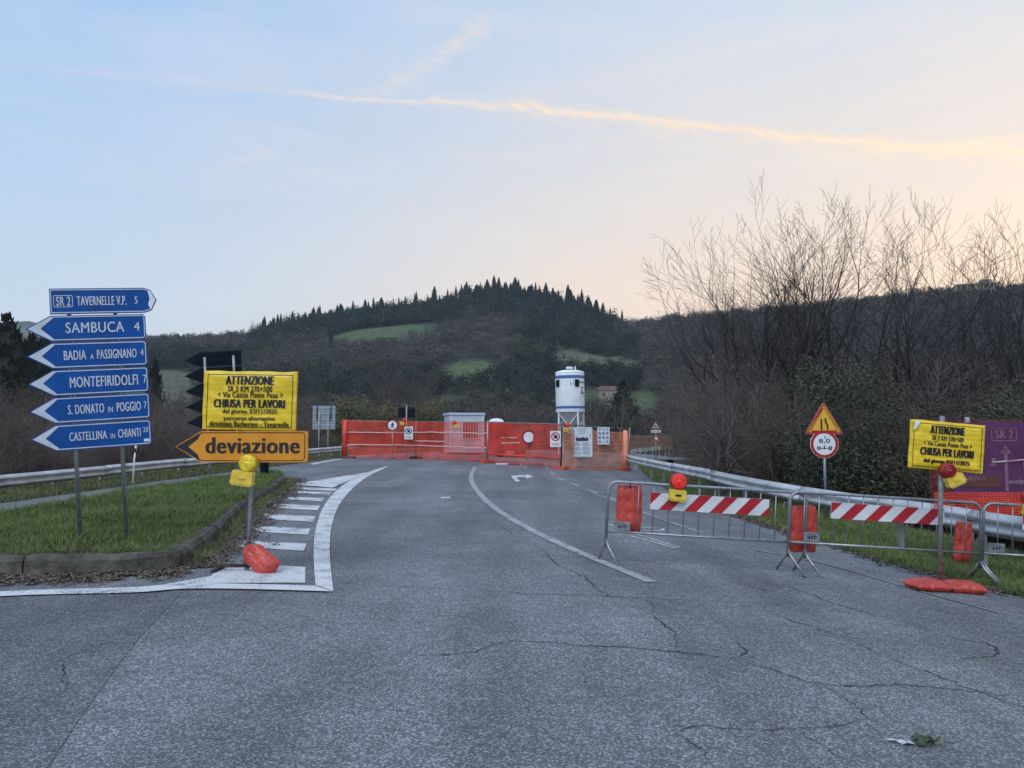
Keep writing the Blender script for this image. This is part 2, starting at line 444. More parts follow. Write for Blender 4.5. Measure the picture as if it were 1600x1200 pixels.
# ================================================================== road
def asphalt(name, v, tint=(1,1,1)):
    m = bpy.data.materials.new(name); m.use_nodes = True; n = m.node_tree.nodes; l = m.node_tree.links; b = n['Principled BSDF']
    b.inputs['Roughness'].default_value = .82; b.inputs['Specular IOR Level'].default_value = .35
    g_ = n.new('ShaderNodeNewGeometry')
    def nz(s, d=4, r_=.6):
        z = n.new('ShaderNodeTexNoise'); z.inputs['Scale'].default_value = s; z.inputs['Detail'].default_value = d; z.inputs['Roughness'].default_value = r_; l.new(g_.outputs['Position'], z.inputs['Vector']); return z.outputs[0]
    def ramp(x, p0, c0, p1, c1):
        q = n.new('ShaderNodeMapRange'); l.new(x, q.inputs[0]); q.inputs[1].default_value = p0; q.inputs[2].default_value = p1; q.inputs[3].default_value = c0; q.inputs[4].default_value = c1; return q.outputs[0]
    def mul(a, b_):
        q = n.new('ShaderNodeMath'); q.operation = 'MULTIPLY'; l.new(a, q.inputs[0])
        if isinstance(b_, float): q.inputs[1].default_value = b_
        else: l.new(b_, q.inputs[1])
        return q.outputs[0]
    vo = n.new('ShaderNodeTexVoronoi'); vo.inputs['Scale'].default_value = 90; l.new(g_.outputs['Position'], vo.inputs['Vector'])
    sv = n.new('ShaderNodeSeparateColor'); l.new(vo.outputs['Color'], sv.inputs[0])
    mp = n.new('ShaderNodeMapping'); mp.inputs['Scale'].default_value = (1.1, .11, 1); mp.inputs['Rotation'].default_value = (0, 0, .12); l.new(g_.outputs['Position'], mp.inputs['Vector'])
    zs = n.new('ShaderNodeTexNoise'); zs.inputs['Scale'].default_value = 1.0; zs.inputs['Detail'].default_value = 4; l.new(mp.outputs[0], zs.inputs['Vector'])
    vo2 = n.new('ShaderNodeTexVoronoi'); vo2.inputs['Scale'].default_value = 230; l.new(g_.outputs['Position'], vo2.inputs['Vector'])
    s2 = n.new('ShaderNodeSeparateColor'); l.new(vo2.outputs['Color'], s2.inputs[0])
    # distance of the stone from the cell centre makes round light stones in a dark binder
    st = mul(ramp(sv.outputs[0], .5, .7, .95, 1.95), ramp(vo.outputs['Distance'], .2, 1.08, .75, .72))
    st2 = ramp(s2.outputs[1], 0., .65, 1., 1.35)
    big = mul(ramp(nz(.22, 3), .35, .8, .65, 1.14), ramp(nz(1.3, 6, .7), .35, .82, .68, 1.1))
    fine = ramp(nz(11, 4), .3, .86, .7, 1.12)
    val = mul(mul(mul(mul(mul(st, st2), big), fine), ramp(zs.outputs[0], .38, .84, .62, 1.13)), v)
    cc = n.new('ShaderNodeCombineColor')
    for i in range(3): l.new(mul(val, float(tint[i])), cc.inputs[i])
    l.new(cc.outputs[0], b.inputs['Base Color'])
    bp = n.new('ShaderNodeBump'); bp.inputs['Strength'].default_value = .5; bp.inputs['Distance'].default_value = .006
    l.new(st, bp.inputs['Height']); l.new(bp.outputs[0], b.inputs['Normal'])
    return m
ASPH = asphalt('asphalt', .2, (.95, 1.0, 1.07))
ROAD = [(-34,-14),(34,-14),(34,4),(14,5.5),(8.0,7.2),(5.9,8.8),(5.4,10.4),(5.2,12.2),(5.0,14.3),(4.7,18),(4.75,23),(5.3,29),(6.1,36),(7.5,45),(10.5,56),(16,68),(10,74),(2,66),(-3,58),(-8.6,52),(-9.5,43),(-9.7,36),(-10.5,23),(-10.6,15),(-11.2,9),(-14,5),(-34,2)]
def sheet(name, poly, m, dz, step=.8, kind=True):
    """closed outline filled by a clipped grid so that it follows the banked surface"""
    import bmesh
    bm = bmesh.new(); vs = [bm.verts.new((p[0], p[1], 0)) for p in poly]; bm.faces.new(vs)
    xs = [p[0] for p in poly]; x = math.floor(min(xs))
    while x < max(xs):
        if min(xs) < x: bmesh.ops.bisect_plane(bm, geom=bm.verts[:]+bm.edges[:]+bm.faces[:], plane_co=(x, 0, 0), plane_no=(1, 0, 0))
        x += step if -2 < x < 8 else max(step, 2)
    bmesh.ops.triangulate(bm, faces=bm.faces[:])
    for q in bm.verts: q.co.z = G(q.co.x)+dz
    bm.normal_update()
    for f in bm.faces:
        if f.normal.z < 0: f.normal_flip()
    me = bpy.data.meshes.new(name); bm.to_mesh(me); bm.free(); me.materials.append(m)
    o = bpy.data.objects.new(name, me); col.objects.link(o)
    if kind: struct(o)
    return o
sheet('road', [(p[0], p[1]) for p in catmull(ROAD[3:19], 4)][::1]+ROAD[19:]+ROAD[:3], ASPH, 0, .4)
# older, darker patch of asphalt bottom left, meeting the newer one at a diagonal joint
pp = [P(285,926), P(262,950), P(215,1000), P(170,1060), P(120,1130), P(75,1200)]
sheet('road_patch', [(q.x, q.y) for q in pp]+[(-2.6,2.4),(-12,1),(-12,7.4),(P(-300,940).x, P(-300,940).y)], asphalt('old_asphalt', .16, (.95, 1.0, 1.08)), .004, 2)

# ---- markings
def paint(name, v, wear, dark=(.11,.112,.12)):
    m = bpy.data.materials.new(name); m.use_nodes = True; n = m.node_tree.nodes; l = m.node_tree.links; b = n['Principled BSDF']; b.inputs['Roughness'].default_value = .7
    g_ = n.new('ShaderNodeNewGeometry')
    z = n.new('ShaderNodeTexNoise'); z.inputs['Scale'].default_value = 34; z.inputs['Detail'].default_value = 8; z.inputs['Roughness'].default_value = .75; l.new(g_.outputs['Position'], z.inputs['Vector'])
    z2 = n.new('ShaderNodeTexNoise'); z2.inputs['Scale'].default_value = 2.5; z2.inputs['Detail'].default_value = 5; l.new(g_.outputs['Position'], z2.inputs['Vector'])
    ad = n.new('ShaderNodeMath'); ad.operation = 'MULTIPLY_ADD'; l.new(z2.outputs[0], ad.inputs[0]); ad.inputs[1].default_value = .55; l.new(z.outputs[0], ad.inputs[2])
    r = n.new('ShaderNodeValToRGB'); r.color_ramp.elements[0].position = wear-.05; r.color_ramp.elements[1].position = wear+.05
    r.color_ramp.elements[0].color = (*dark, 1); r.color_ramp.elements[1].color = (v*.97, v, v*1.03, 1); l.new(ad.outputs[0], r.inputs[0]); l.new(r.outputs[0], b.inputs['Base Color'])
    return m
PW = paint('road_paint_white', .62, .7); PF = paint('road_paint_faded', .36, .72); PVF = paint('road_paint_ghost', .24, .78)
def W(u, v): q = P(u, v); return (q.x, q.y)
def poly_mark(name, px, m, dz=.008): 
    o = sheet(name, [W(*p) for p in px], m, dz, .5); return o
bars = [(460,762,525,767),(450,768,517,773),(432,777,505,783),(417,788,498,797),(400,804,491,815),(386,823,483,835),(360,846,477,860)]
for i, (u0, v0, u1, v1) in enumerate(bars):
    s = (v1-v0)*.33
    poly_mark('road_marking', [(u0, v1-s*.9-1), (u0+4, v0-s*.3), (u1+2, v0+s*.9), (u1-2, v1+s*.3)], PW)
poly_mark('road_marking', [(330,901),(345,880),(400,883),(477,887),(477,911.5),(300,912),(235,918)], PW)
rt = catmull([W(*p) for p in [(607,729),(575,745),(550,765),(530,790),(519,820),(515,860),(521,925)]], 5)
lf = catmull([W(*p) for p in [(603,729),(560,744),(528,765),(507,790),(495,820),(490,860),(493,916)]], 5)
mb = MB(); vs = []
for a, b in zip(lf, rt): vs += [(a.x, a.y, G(a.x)+.012), (b.x, b.y, G(b.x)+.012)]
mb.add(vs, [(2*i, 2*i+1, 2*i+3, 2*i+2)[::-1] for i in range(len(lf)-1)]); struct(mb.build('road_marking', PW))
mb = MB(); up = catmull([W(*p) for p in [(-250,947),(0,926.5),(200,920),(292,913.5),(400,915),(492,917.5)]], 4); dn = catmull([W(*p) for p in [(-250,957),(0,934),(200,928.5),(292,922),(400,923),(521,926.5)]], 4); vs = []
for a, b in zip(up, dn): vs += [(a.x, a.y, G(a.x)+.016), (b.x, b.y, G(b.x)+.016)]
mb.add(vs, [(2*i, 2*i+1, 2*i+3, 2*i+2)[::-1] for i in range(len(up)-1)]); struct(mb.build('road_marking', PW))
poly_mark('road_marking', [(432,757),(480,754),(572,739),(578,740),(556,747),(520,763),(470,759)], PW, .02)
poly_mark('road_marking', [(486,724.5),(533,716.6),(533,717.8),(487,726.5)], PW)
def strip_px(name, px, wpx, m, dz=.008, k=6):
    mb = MB(); pts = catmull([W(*p) for p in px], k); ribbon(mb, pts, wpx, dz); return struct(mb.build(name, m))
strip_px('road_marking', [(742,730),(736,745),(742,762),(768,790),(820,823),(900,861),(1018,910)], .15, PF)
for a, b in [((852,728),(856,733)),((860,737),(866,742)),((873,747),(882,751)),((892,755),(905,760)),((918,765),(935,771)),((948,776),(975,786))]:
    strip_px('road_marking', [a, b], .12, PF)
strip_px('road_marking', [(925,770),(1010,803),(1100,834)], .07, PF)
strip_px('road_marking', [(985,838),(1020,847),(1055,857)], .05, PW); strip_px('road_marking', [(993,835),(1030,846),(1062,856)], .04, PW)
strip_px('road_marking', [(948,819),(975,824),(1032,826),(1028,830),(990,829)], .05, PW)
strip_px('road_marking', [(1180,860),(1300,885),(1440,925),(1560,958)], .05, PVF)
poly_mark('road_marking', [(798,744),(817,742.5),(817,744.5),(806,745.5),(813,752),(806,753)], PW, .008)
poly_mark('road_marking', [(806,743.6),(822,743.2),(822,741.5),(834,745),(822,748.5),(822,746),(808,746)], PW, .012)
poly_mark('road_marking', [(689,777),(704,776.5),(703,779.5),(690,779)], PW)
# road cracks: thin wandering grooves filled with dark grit
crm = mat('crack_filling', (.022,.023,.026), .95)
random.seed(5)
def crack(px, w0, seed):
    base = [Vector(W(*p)) for p in px]; pts = resample(base, .05 if base[0].y < 9 else .12); o = []; n_ = len(pts)
    for i, p in enumerate(pts):
        d = (pts[min(i+1, n_-1)]-pts[max(i-1, 0)]).normalized(); nn = Vector((-d.y, d.x))
        o.append(p+nn*(.06*N3(i*.16, seed)+.035*N3(i*.6, seed+7)+.02*N3(i*1.7, seed+9)))
    wd = [w0*max(.34, .6+1.0*N3(i*.11, seed+3)+.8*N3(i*.9, seed+5))*min(1, i/6+.15, (n_-1-i)/6+.15) for i in range(n_)]
    ribbon(mbc, o, wd, .006)
mbc = MB()
z5 = lambda L_: [(800+x/2, 900+y/2) for x, y in L_]
z3 = lambda L_: [(520+x/2.857, 720+y/2.857) for x, y in L_]
CR = [[(640,1028),(700,1025),(800,1002),(925,1009),(1050,1018),(1140,1029),(1225,1053),(1265,1068),(1325,1072),(1450,1073),(1600,1090)],
 z5([(220,-10),(265,45),(310,66),(420,75),(450,95),(430,120),(510,180),(505,225)]), z5([(850,25),(1000,85),(1200,140),(1400,200),(1480,210),(1525,240),(1470,258),(1370,265)]),
 z5([(830,125),(950,165),(1050,200),(1230,275),(1400,345),(1600,410),(1750,450)]), z5([(510,500),(600,475),(800,475),(900,468),(1000,462),(1100,460),(1150,500)]),
 z5([(930,340),(1000,365),(1100,420),(1130,470)]), [(520,911),(640,917),(800,927),(1000,935),(1180,943),(1330,948)], z5([(680,200),(750,240),(690,260)]), z5([(780,240),(680,262)]),
 z3([(840,350),(950,400),(990,460),(1040,485),(1120,520),(1180,570),(1250,610)]), z3([(680,50),(690,70),(670,100),(640,150)]), z3([(740,130),(750,160),(765,185),(830,210)]),
 z3([(690,250),(760,300),(830,345)]), z3([(640,170),(700,210),(800,250)]), z3([(360,225),(365,250)]), [(105,1033),(103,1055),(106,1085)], [(85,1036),(125,1022),(180,1015)],
 [(1130,905),(1200,925),(1260,940),(1350,965)], [(1240,1140),(1300,1180),(1340,1200)], [(1050,1140),(1100,1175),(1115,1200)]]
for i, c_ in enumerate(CR): crack(c_, .016 if i in (0,2,3) else .012, i*3.1)
struct(mbc.build('road_cracks', crm))

# ---- traffic island
ISL = [(-3.75,8.85),(-3.95,10.0),(-4.2,11.1),(-4.6,12.7),(-5.0,14.4),(-5.5,17),(-6.0,19.8),(-6.6,22.6),(-7.2,24.4),(-7.8,24.9),(-8.3,23.6),(-8.3,20),(-8.3,16),(-8.3,12),(-8.5,9.6),(-10.2,8.3),(-8.5,8.15),(-6.5,8.2),(-5.0,8.35),(-4.1,8.5)]
def isl_z(x, y):
    return G(x)+.17+.05*N3(x*.6, y*.6)+.05*smooth(8, 14, y)
bmI = MB()
ins = inset(ISL, .15); n = len(ins)
cx, cy = -6.3, 15
def isl_mesh():
    import bmesh
    bm = bmesh.new(); bm.faces.new([bm.verts.new((p[0], p[1], 0)) for p in ins])
    for k in range(-11, -3): bmesh.ops.bisect_plane(bm, geom=bm.verts[:]+bm.edges[:]+bm.faces[:], plane_co=(k+.01, 0, 0), plane_no=(1,0,0))
    for k in range(8, 26): bmesh.ops.bisect_plane(bm, geom=bm.verts[:]+bm.edges[:]+bm.faces[:], plane_co=(0, k+.01, 0), plane_no=(0,1,0))
    for q in bm.verts: q.co.z = isl_z(q.co.x, q.co.y)-.02
    bm.normal_update()
    for f in bm.faces:
        if f.normal.z < 0: f.normal_flip()
    me = bpy.data.meshes.new('traffic_island'); bm.to_mesh(me); bm.free(); me.materials.append(mat('island_soil', (.045,.055,.02), .95, 0, .4, 3))
    o = bpy.data.objects.new('traffic_island', me); col.objects.link(o); return struct(o)
isl = isl_mesh()
# kerb stones, each about a metre
def kerbs():
    per = []
    pts = [Vector(p) for p in ISL]; n = len(pts)
    loop = resample(pts+[pts[0]], .22)
    inn = resample([Vector(p) for p in ISL], .22)
    i = 0; random.seed(3)
    m = len(loop)
    def nrm(i):
        d = (loop[(i+1) % (m-1)]-loop[(i-1) % (m-1)]).normalized(); return Vector((-d.y, d.x))
    c0 = Vector((cx, cy)); sgn = 1 if nrm(0).dot(c0-loop[0]) > 0 else -1
    st = 10
    for a in range(0, m-1, st):
        b = min(a+st, m-1); mb = MB(); vs = []; dzz = random.uniform(-.012, .014); dn = random.uniform(-.012, .012); fs = []
        idx = list(range(a, b+1)); tot = len(idx)
        for j, k in enumerate(idx):
            p = loop[k % (m-1)]; q = nrm(k % (m-1))*sgn; t = Vector((-q.y, q.x))
            sh = (.008 if j == 0 else (-.008 if j == tot-1 else 0)); dd = (loop[min(k+1, m-1)]-loop[max(k-1, 0)]).normalized(); p = p+dd*sh
            top = G(p.x)+.2+dzz
            for off, z in ((0, G(p.x)-.05), (.012, top-.05), (.05, top), (.2, top+.004), (.24, top-.02), (.24, G(p.x)-.05)):
                jit = .012*N3(p.x*4, p.y*4, off*20)+.008*N3(p.x*13, p.y*13, off*9)
                w_ = p+q*(off+dn+jit); vs.append((w_.x, w_.y, z+jit))
        for j in range(tot-1):
            for s in range(5): fs.append((j*6+s, j*6+s+1, (j+1)*6+s+1, (j+1)*6+s))
        fs += [(0,1,2,3,4,5), tuple((tot-1)*6+s for s in range(5, -1, -1))]
        mb.add(vs, fs); mb.build('kerb_stone', concrete, isl)
kerbs()

# ================================================================== plants
grassm = mat('grass_blades', (.165,.21,.06), .75, 0, .3, .9, rgb2=(.075,.12,.03))
grassd = mat('dry_grass_blades', (.17,.15,.08), .8, 0, .3, 1.2, rgb2=(.05,.075,.025))
def tuft(seed, nb, hgt, spread, m, lean=.35):
    random.seed(seed); mb = MB()
    for _ in range(nb):
        a = random.uniform(0, 2*PI); r = spread*math.sqrt(random.random()); b = Vector((r*math.cos(a), r*math.sin(a), 0))
        h_ = hgt*random.uniform(.5, 1.1); d = Vector((math.cos(a+random.uniform(-1,1)), math.sin(a+random.uniform(-1,1)), 0)); w_ = Vector((-d.y, d.x, 0))*random.uniform(.0025,.0045)
        q1 = b+Vector((0,0,h_*.55))+d*h_*lean*.3; q2 = b+Vector((0,0,h_))+d*h_*lean*random.uniform(.5, 1.6)
        mb.add([b-w_, b+w_, q1+w_*.8, q1-w_*.8, q2], [(0,1,2,3),(3,2,4)])
    return proto(mb, 'tuft_source', m)
gp = [tuft(1, 26, .13, .075, grassm), tuft(2, 22, .17, .08, grassm, .5), tuft(3, 16, .11, .08, grassd, .8)]
random.seed(11); pts = []
for _ in range(15000):
    x, y = random.uniform(-10.2, -3.6), random.uniform(8.1, 25)
    if not inpoly(x, y, ins): continue
    k = N3(x*.9, y*.9, 2); pts.append((x, y, isl_z(x, y)-.02, random.uniform(-.15,.15), random.uniform(-.15,.15), random.uniform(0, 6.3), random.uniform(.7, 1.15)*(1+.5*k), 2 if random.random() < .1+.35*max(0, N3(x*1.7, y*1.7, 6)) or (y < 9.0 and random.random() < .35) else random.choice((0,0,1))))
scatter('island_grass', gp, pts, 'short green grass covering the traffic island')
# verge grass, weeds
def edge_x(poly_pts, y): return interp(sorted([(b, a) for a, b in poly_pts]), y)
RE = [(5.9,8.8),(5.4,10.4),(5.2,12.2),(5.0,14.3),(4.7,18),(4.75,23),(5.3,29),(6.1,36),(7.5,45)]
LE = [(-11.2,9),(-10.6,15),(-10.5,23),(-9.7,36),(-9.5,43),(-8.6,52)]
pts = []
for _ in range(11000):
    y = 8+34*random.random()**1.6; x = edge_x(RE, y)+random.random()**1.2*3.6-.02+ (0 if y > 8.8 else (8.8-y)*1.5)
    if y > 8.8 or x > 8: pts.append((x, y, base_near(x, y), random.uniform(-.2,.2), random.uniform(-.2,.2), random.uniform(0, 6.3), random.uniform(.7, 1.2), random.choice((0,0,1,2))))
scatter('verge_grass', gp, pts, 'dark green grass on the verge under the right guardrail')
pts = []
for _ in range(9000):
    y = 9+38*random.random()**1.3; x = edge_x(LE, y)-random.random()*4.2+.02
    pts.append((x, y, base_near(x, y), random.uniform(-.3,.3), random.uniform(-.3,.3), random.uniform(0, 6.3), random.uniform(.8, 1.7), random.choice((0,2,2,2,2))))
scatter('verge_grass', gp, pts, 'rough dry grass on the verge under the left guardrail')
# litter and weeds along the kerb
lp = []
for s in range(3):
    random.seed(40+s); mb = MB()
    for _ in range(5):
        c_ = Vector((random.uniform(-.05,.05), random.uniform(-.05,.05), random.uniform(.004,.018))); a = random.uniform(0, 6.3); l_ = random.uniform(.015,.035)
        d = Vector((math.cos(a), math.sin(a), random.uniform(-.3,.4)))*l_; e = Vector((-math.sin(a), math.cos(a), random.uniform(-.4,.4)))*l_*.45
        mb.add([c_-d, c_+e, c_+d, c_-e], [(0,1,2),(0,2,3)])
    lp.append(proto(mb, 'leaf_source', litterm))
random.seed(8); pts = []; wp = []
loopI = resample([Vector(p) for p in ISL[-6:]+ISL[:9]], .1)
for i in range(len(loopI)-1):
    p, q = loopI[i], loopI[i+1]; d = (q-p).normalized(); nn = Vector((d.y, -d.x))
    if nn.dot(Vector((cx, cy))-p) > 0: nn = -nn
    front_ = p.y < 8.8
    for _ in range(55 if front_ else 30):
        off = abs(random.gauss(0, .22 if front_ else .26))+.01; w_ = p+nn*off+d*random.uniform(-.05,.05)
        pts.append((w_.x, w_.y, G(w_.x)+.012, 0, 0, random.uniform(0, 6.3), random.uniform(.6, 1.3), random.randrange(3)))
    if not front_:
        for _ in range(2):
            off = abs(random.gauss(0, .1))+.02; w_ = p+nn*off; wp.append((w_.x, w_.y, G(w_.x)+.004, random.uniform(-.4,.4), random.uniform(-.4,.4), random.uniform(0,6.3), random.uniform(.5,1.1), random.choice((2,2,1))))
    elif random.random() < .4: w_ = p+nn*.05; wp.append((w_.x, w_.y, G(w_.x)+.004, 0, 0, random.uniform(0,6.3), random.uniform(.3,.7), 2))
for _ in range(2600):
    y = random.uniform(8.6, 20); x = edge_x(RE, y)+random.gauss(.02, .13); pts.append((x, y, G(x)+.01, 0, 0, random.uniform(0,6.3), random.uniform(.5,1.2), random.randrange(3)))
scatter('leaf_litter', lp, pts, 'dry brown leaf litter gathered along the kerb and verge edge')
scatter('kerb_weeds', gp, wp, 'straggly weeds growing at the foot of the kerb')

# ---- bare trees
bark = mat('bark_dark', (.04,.034,.034), .9, 0, .3, 5)
bark2 = mat('bark_brown', (.12,.088,.072), .9, 0, .3, 5)
bark3 = mat('bark_grey', (.1,.092,.085), .9, 0, .3, 5)
twigm = mat('bare_twigs', (.11,.085,.078), .9, 0, .2, .6, rgb2=(.075,.055,.05))
twigr = mat('reddish_twigs', (.14,.1,.085), .9, 0, .2, .3, rgb2=(.085,.062,.055))
def tree_segs(seed, height, stems=1, maxl=5, spread=.6, trop=.12, r0=.11, len0=.34, wig=.16, rmin=.0045):
    rnd = random.Random(seed); segs = []
    def grow(p, d, Ln, r, lv):
        n = (11 if maxl > 3 else 5) if lv == 0 else (6 if lv == 1 else (4 if lv < 4 else 3)); ra = r; wg = wig*(.5 if lv == 0 else 1); tp = trop*(.5 if lv == 0 else 1)
        for i in range(n):
            d = (d+Vector((rnd.gauss(0, wg), rnd.gauss(0, wg), rnd.gauss(0, wg*.6)+tp))).normalized()
            q = p+d*Ln/n; rb = max(rmin, r*(1-(.85 if lv == 0 else .6)*(i+1)/n)); segs.append((p, q, ra, rb, lv)); ra = rb; p = q
            if lv < maxl and i >= ((2 if stems > 1 else 3) if lv == 0 else 1) and rnd.random() < (.9 if lv < 2 else .58):
                s = d.orthogonal().normalized(); s.rotate(Matrix.Rotation(rnd.uniform(0, 2*PI), 3, d))
                cd_ = (d+s*spread*rnd.uniform(.8, 1.6)).normalized()
                grow(p, cd_, Ln*(rnd.uniform(.3, .55)*(1.15-.5*i/n) if lv == 0 else rnd.uniform(.42, .68)), max(rmin, rb*.62), lv+1)
        if 0 < lv < maxl:
            s = d.orthogonal().normalized(); s.rotate(Matrix.Rotation(rnd.uniform(0, 2*PI), 3, d))
            grow(p, (d+s*spread*.6*rnd.uniform(.5, 1)).normalized(), Ln*rnd.uniform(.4, .6), ra*.9, lv+1)
    for k in range(stems):
        a = rnd.uniform(0, 2*PI); t = 0 if stems == 1 else rnd.uniform(.15, .5)
        grow(Vector((math.cos(a)*.03*(stems > 1), math.sin(a)*.03*(stems > 1), -.2)), Vector((math.cos(a)*t, math.sin(a)*t, 1)).normalized(), height*(len0 if maxl < 4 else .8)*rnd.uniform(.8, 1.0), r0*(1 if stems < 3 else .75), 0)
    mz = max(s[1].z for s in segs); k = height/mz
    return [(a*k, b*k, ra, rb, lv) for a, b, ra, rb, lv in segs]
def seg_mesh(segs, pred):
    mb = MB()
    for a, b, ra, rb, lv in segs:
        if not pred(lv): continue
        n = 7 if lv == 0 else (5 if lv == 1 else 3); d = (b-a).normalized(); s = d.orthogonal().normalized(); t = d.cross(s); vs = []
        for p, r in ((a-d*ra*.2, ra), (b, rb)):
            for k in range(n): an = 2*PI*k/n; vs.append(p+(s*math.cos(an)+t*math.sin(an))*r)
        mb.add(vs, [(k, (k+1) % n, n+(k+1) % n, n+k) for k in range(n)])
    return mb
TREEP = []
for i, (sd_, hh, st, mx_, sp, bk, tw) in enumerate([(101,10,2,4,.62,bark,bark),(102,11,1,4,.6,bark,bark),(103,9.5,3,4,.6,bark,bark),(104,10.5,2,4,.8,bark,bark),(105,8.5,2,4,.7,bark3,twigm),(106,7,4,4,.65,bark2,twigm)]):
    sg = tree_segs(sd_, hh, st, mx_, sp, .055, .19, .34, .095, .004)
    TREEP.append((seg_mesh(sg, lambda l_: l_ < 2).mesh('trunk', bk, True), seg_mesh(sg, lambda l_: l_ >= 2).mesh('crown', tw, True), hh))
def put_tree(name, k, x, y, z, hgt, rz, label, cat, group=None, lean=(0,0)):
    t, c_, hh = TREEP[k]; s = hgt/hh
    r = thing(name, label, cat, (x, y, z), (lean[0], lean[1], rz), group); r.scale = (s, s, s)
    for nm, me in (('trunk', t), ('crown', c_)):
        o = bpy.data.objects.new(nm, me); col.objects.link(o); o.parent = r
    return r
random.seed(21)
# the row of bare trees on the right: (u of trunk foot, distance, v of top, prototype, description)
BT = [(1122,33,400,2,'slender bare tree leftmost in the right-hand row, right of the far warning signs'),
      (1146,30,372,4,'bare tree with a thin rounded top, second from the left in the right-hand row'),
      (1180,28,345,2,'forked bare tree left of the narrow-road triangle, leaning a little left'),
      (1215,24,312,0,'tall bare tree with spreading limbs just left of the narrow-road triangle'),
      (1262,26,322,1,'tall bare tree rising directly behind the narrow-road triangle'),
      (1326,25,280,1,'tallest bare tree with a straight trunk, right of the narrow-road triangle'),
      (1400,26,300,0,'bare tree left of the right yellow closure notice, with upright limbs'),
      (1470,21,318,3,'bare tree with long low limb reaching left, above the right yellow notice'),
      (1520,24,290,3,'bare tree behind the right yellow notice, crown against the warm sky'),
      (1562,20,330,0,'bare tree over the purple covered board, second from the right edge'),
      (1620,22,300,1,'bare tree cut by the right edge of the picture'),
      (1700,22,310,3,'bare tree standing beyond the right edge of the picture')]
for i, (u, D, vt, k, lab) in enumerate(BT):
    p = A(u, 700, D); z = HT(p.x, D)-.05; top = A(u, vt, D).z
    put_tree('bare_tree', k, p.x, D, z, top-z, random.uniform(0, 6.3), lab, 'tree', 'bare trees behind the right guardrail', (random.uniform(-.04,.04), random.uniform(-.06,.06)))
# low thin trees between
for i in range(8):
    u = 1130+i*66+random.uniform(-14, 14); D = random.uniform(20, 36); p = A(u, 700, D); z = HT(p.x, D)-.05
    put_tree('bare_sapling', random.choice((4,5,2)), p.x, D, z, random.uniform(4.5, 7.5), random.uniform(0, 6.3), 'thin bare sapling in the thicket under the row of tall bare trees', 'tree', 'bare saplings under the right-hand trees')

# ---- bare brushwood
BR = []
for i, (sd_, m, hh) in enumerate([(201,twigm,3.2),(202,twigm,3.6),(203,twigr,3.0),(204,mat('pale_twigs', (.19,.165,.15), .9, 0, .2, .5, rgb2=(.12,.1,.09)),3.4)]):
    sg = tree_segs(sd_, hh, 9, 3, .9, .02, .016, .42, .26, .0035)
    BR.append(proto(seg_mesh(sg, lambda l_: True), 'brush_source', m, True))
def brush_pts(n, xf, df, vt, seed):
    random.seed(seed); o = []
    for _ in range(n):
        D = df(); x = xf(D); u = uaz(x, D)
        if 1195 < u < 1420 and D < 19.8: continue
        if 900 < u < 1050+1700/D and D < 56: continue
        if 1370 <= u < 1620 and D < 17.5: continue
        z = HT(x, D)-.1; s_ = (CAM_H+(672-vt(D))*D/F-z)/3.3
        if s_ < .3: continue
        o.append((x, D, z, random.uniform(-.15,.15), random.uniform(-.15,.15), random.uniform(0, 6.3), min(s_, 1.7), random.randrange(4)))
    return o
scatter('bare_brushwood', BR, brush_pts(620, lambda D: edge_x(RE, min(D, 45))+1.5+random.random()**1.1*D*.62, lambda: random.uniform(15, 44), lambda D: random.uniform(545, 690)-(D-15)*1.2, 31), 'dense leafless brushwood filling the bank behind the right guardrail')
scatter('bare_brushwood', BR, brush_pts(560, lambda D: -14.5-random.random()*(D*.62-4 if D > 24 else 9), lambda: random.uniform(19, 60), lambda D: random.uniform(588, 700), 32), 'brown leafless brushwood on the bank behind the left guardrail')
# leafy evergreen bushes
leafm = mat('evergreen_leaves', (.05,.068,.03), .6, 0, .35, 1.1, rgb2=(.018,.025,.013))
leafy = mat('yellowish_leaves', (.13,.12,.055), .7, 0, .3, 1.5, rgb2=(.06,.065,.03))
def leafbush(seed, n, rad, hgt, ls, m, name='foliage'):
    rnd = random.Random(seed); mb = MB(); cl = [(Vector((rnd.uniform(-1,1)*rad*.75, rnd.uniform(-1,1)*rad*.75, hgt*(.15+.75*rnd.random()**.8))), rnd.uniform(.25,.5)*rad) for _ in range(26)]
    for _ in range(n):
        c_, r = rnd.choice(cl); d = Vector((rnd.gauss(0,1), rnd.gauss(0,1), rnd.gauss(0,1))).normalized(); p = c_+d*r*rnd.uniform(.45, 1.08)
        if p.z < 0: p.z = -p.z*.3
        a = Vector((rnd.gauss(0,1), rnd.gauss(0,1), rnd.gauss(0,.6))).normalized()*ls*rnd.uniform(.6,1.3); b = a.cross(Vector((rnd.gauss(0,1), rnd.gauss(0,1), rnd.gauss(0,1)))).normalized()*ls*.5
        mb.add([p-a, p+b, p+a, p-b], [(0,1,2),(0,2,3)])
    return mb.mesh(name, m)
LB = [leafbush(301, 6800, 1.4, 3.3, .042, leafm), leafbush(302, 6500, 1.55, 2.6, .038, mat('ivy_leaves', (.075,.078,.04), .6, 0, .4, 1.6, rgb2=(.02,.026,.014))), leafbush(303, 7000, 1.4, 2.6, .05, leafy)]
stemm = seg_mesh(tree_segs(310, 2.6, 1, 2, .5, .05, .03, .5), lambda l_: True).mesh('stem', bark2, True)
def put_bush(k, x, y, s, label, group=None, sz=1.0):
    r = thing('evergreen_bush', label, 'bush', (x, y, HT(x, y)-.05), (0,0,random.uniform(0,6.3)), group); r.scale = (s, s, s*sz)
    for nm, me in (('foliage', LB[k]), ('stem', stemm)):
        o = bpy.data.objects.new(nm, me); col.objects.link(o); o.parent = r
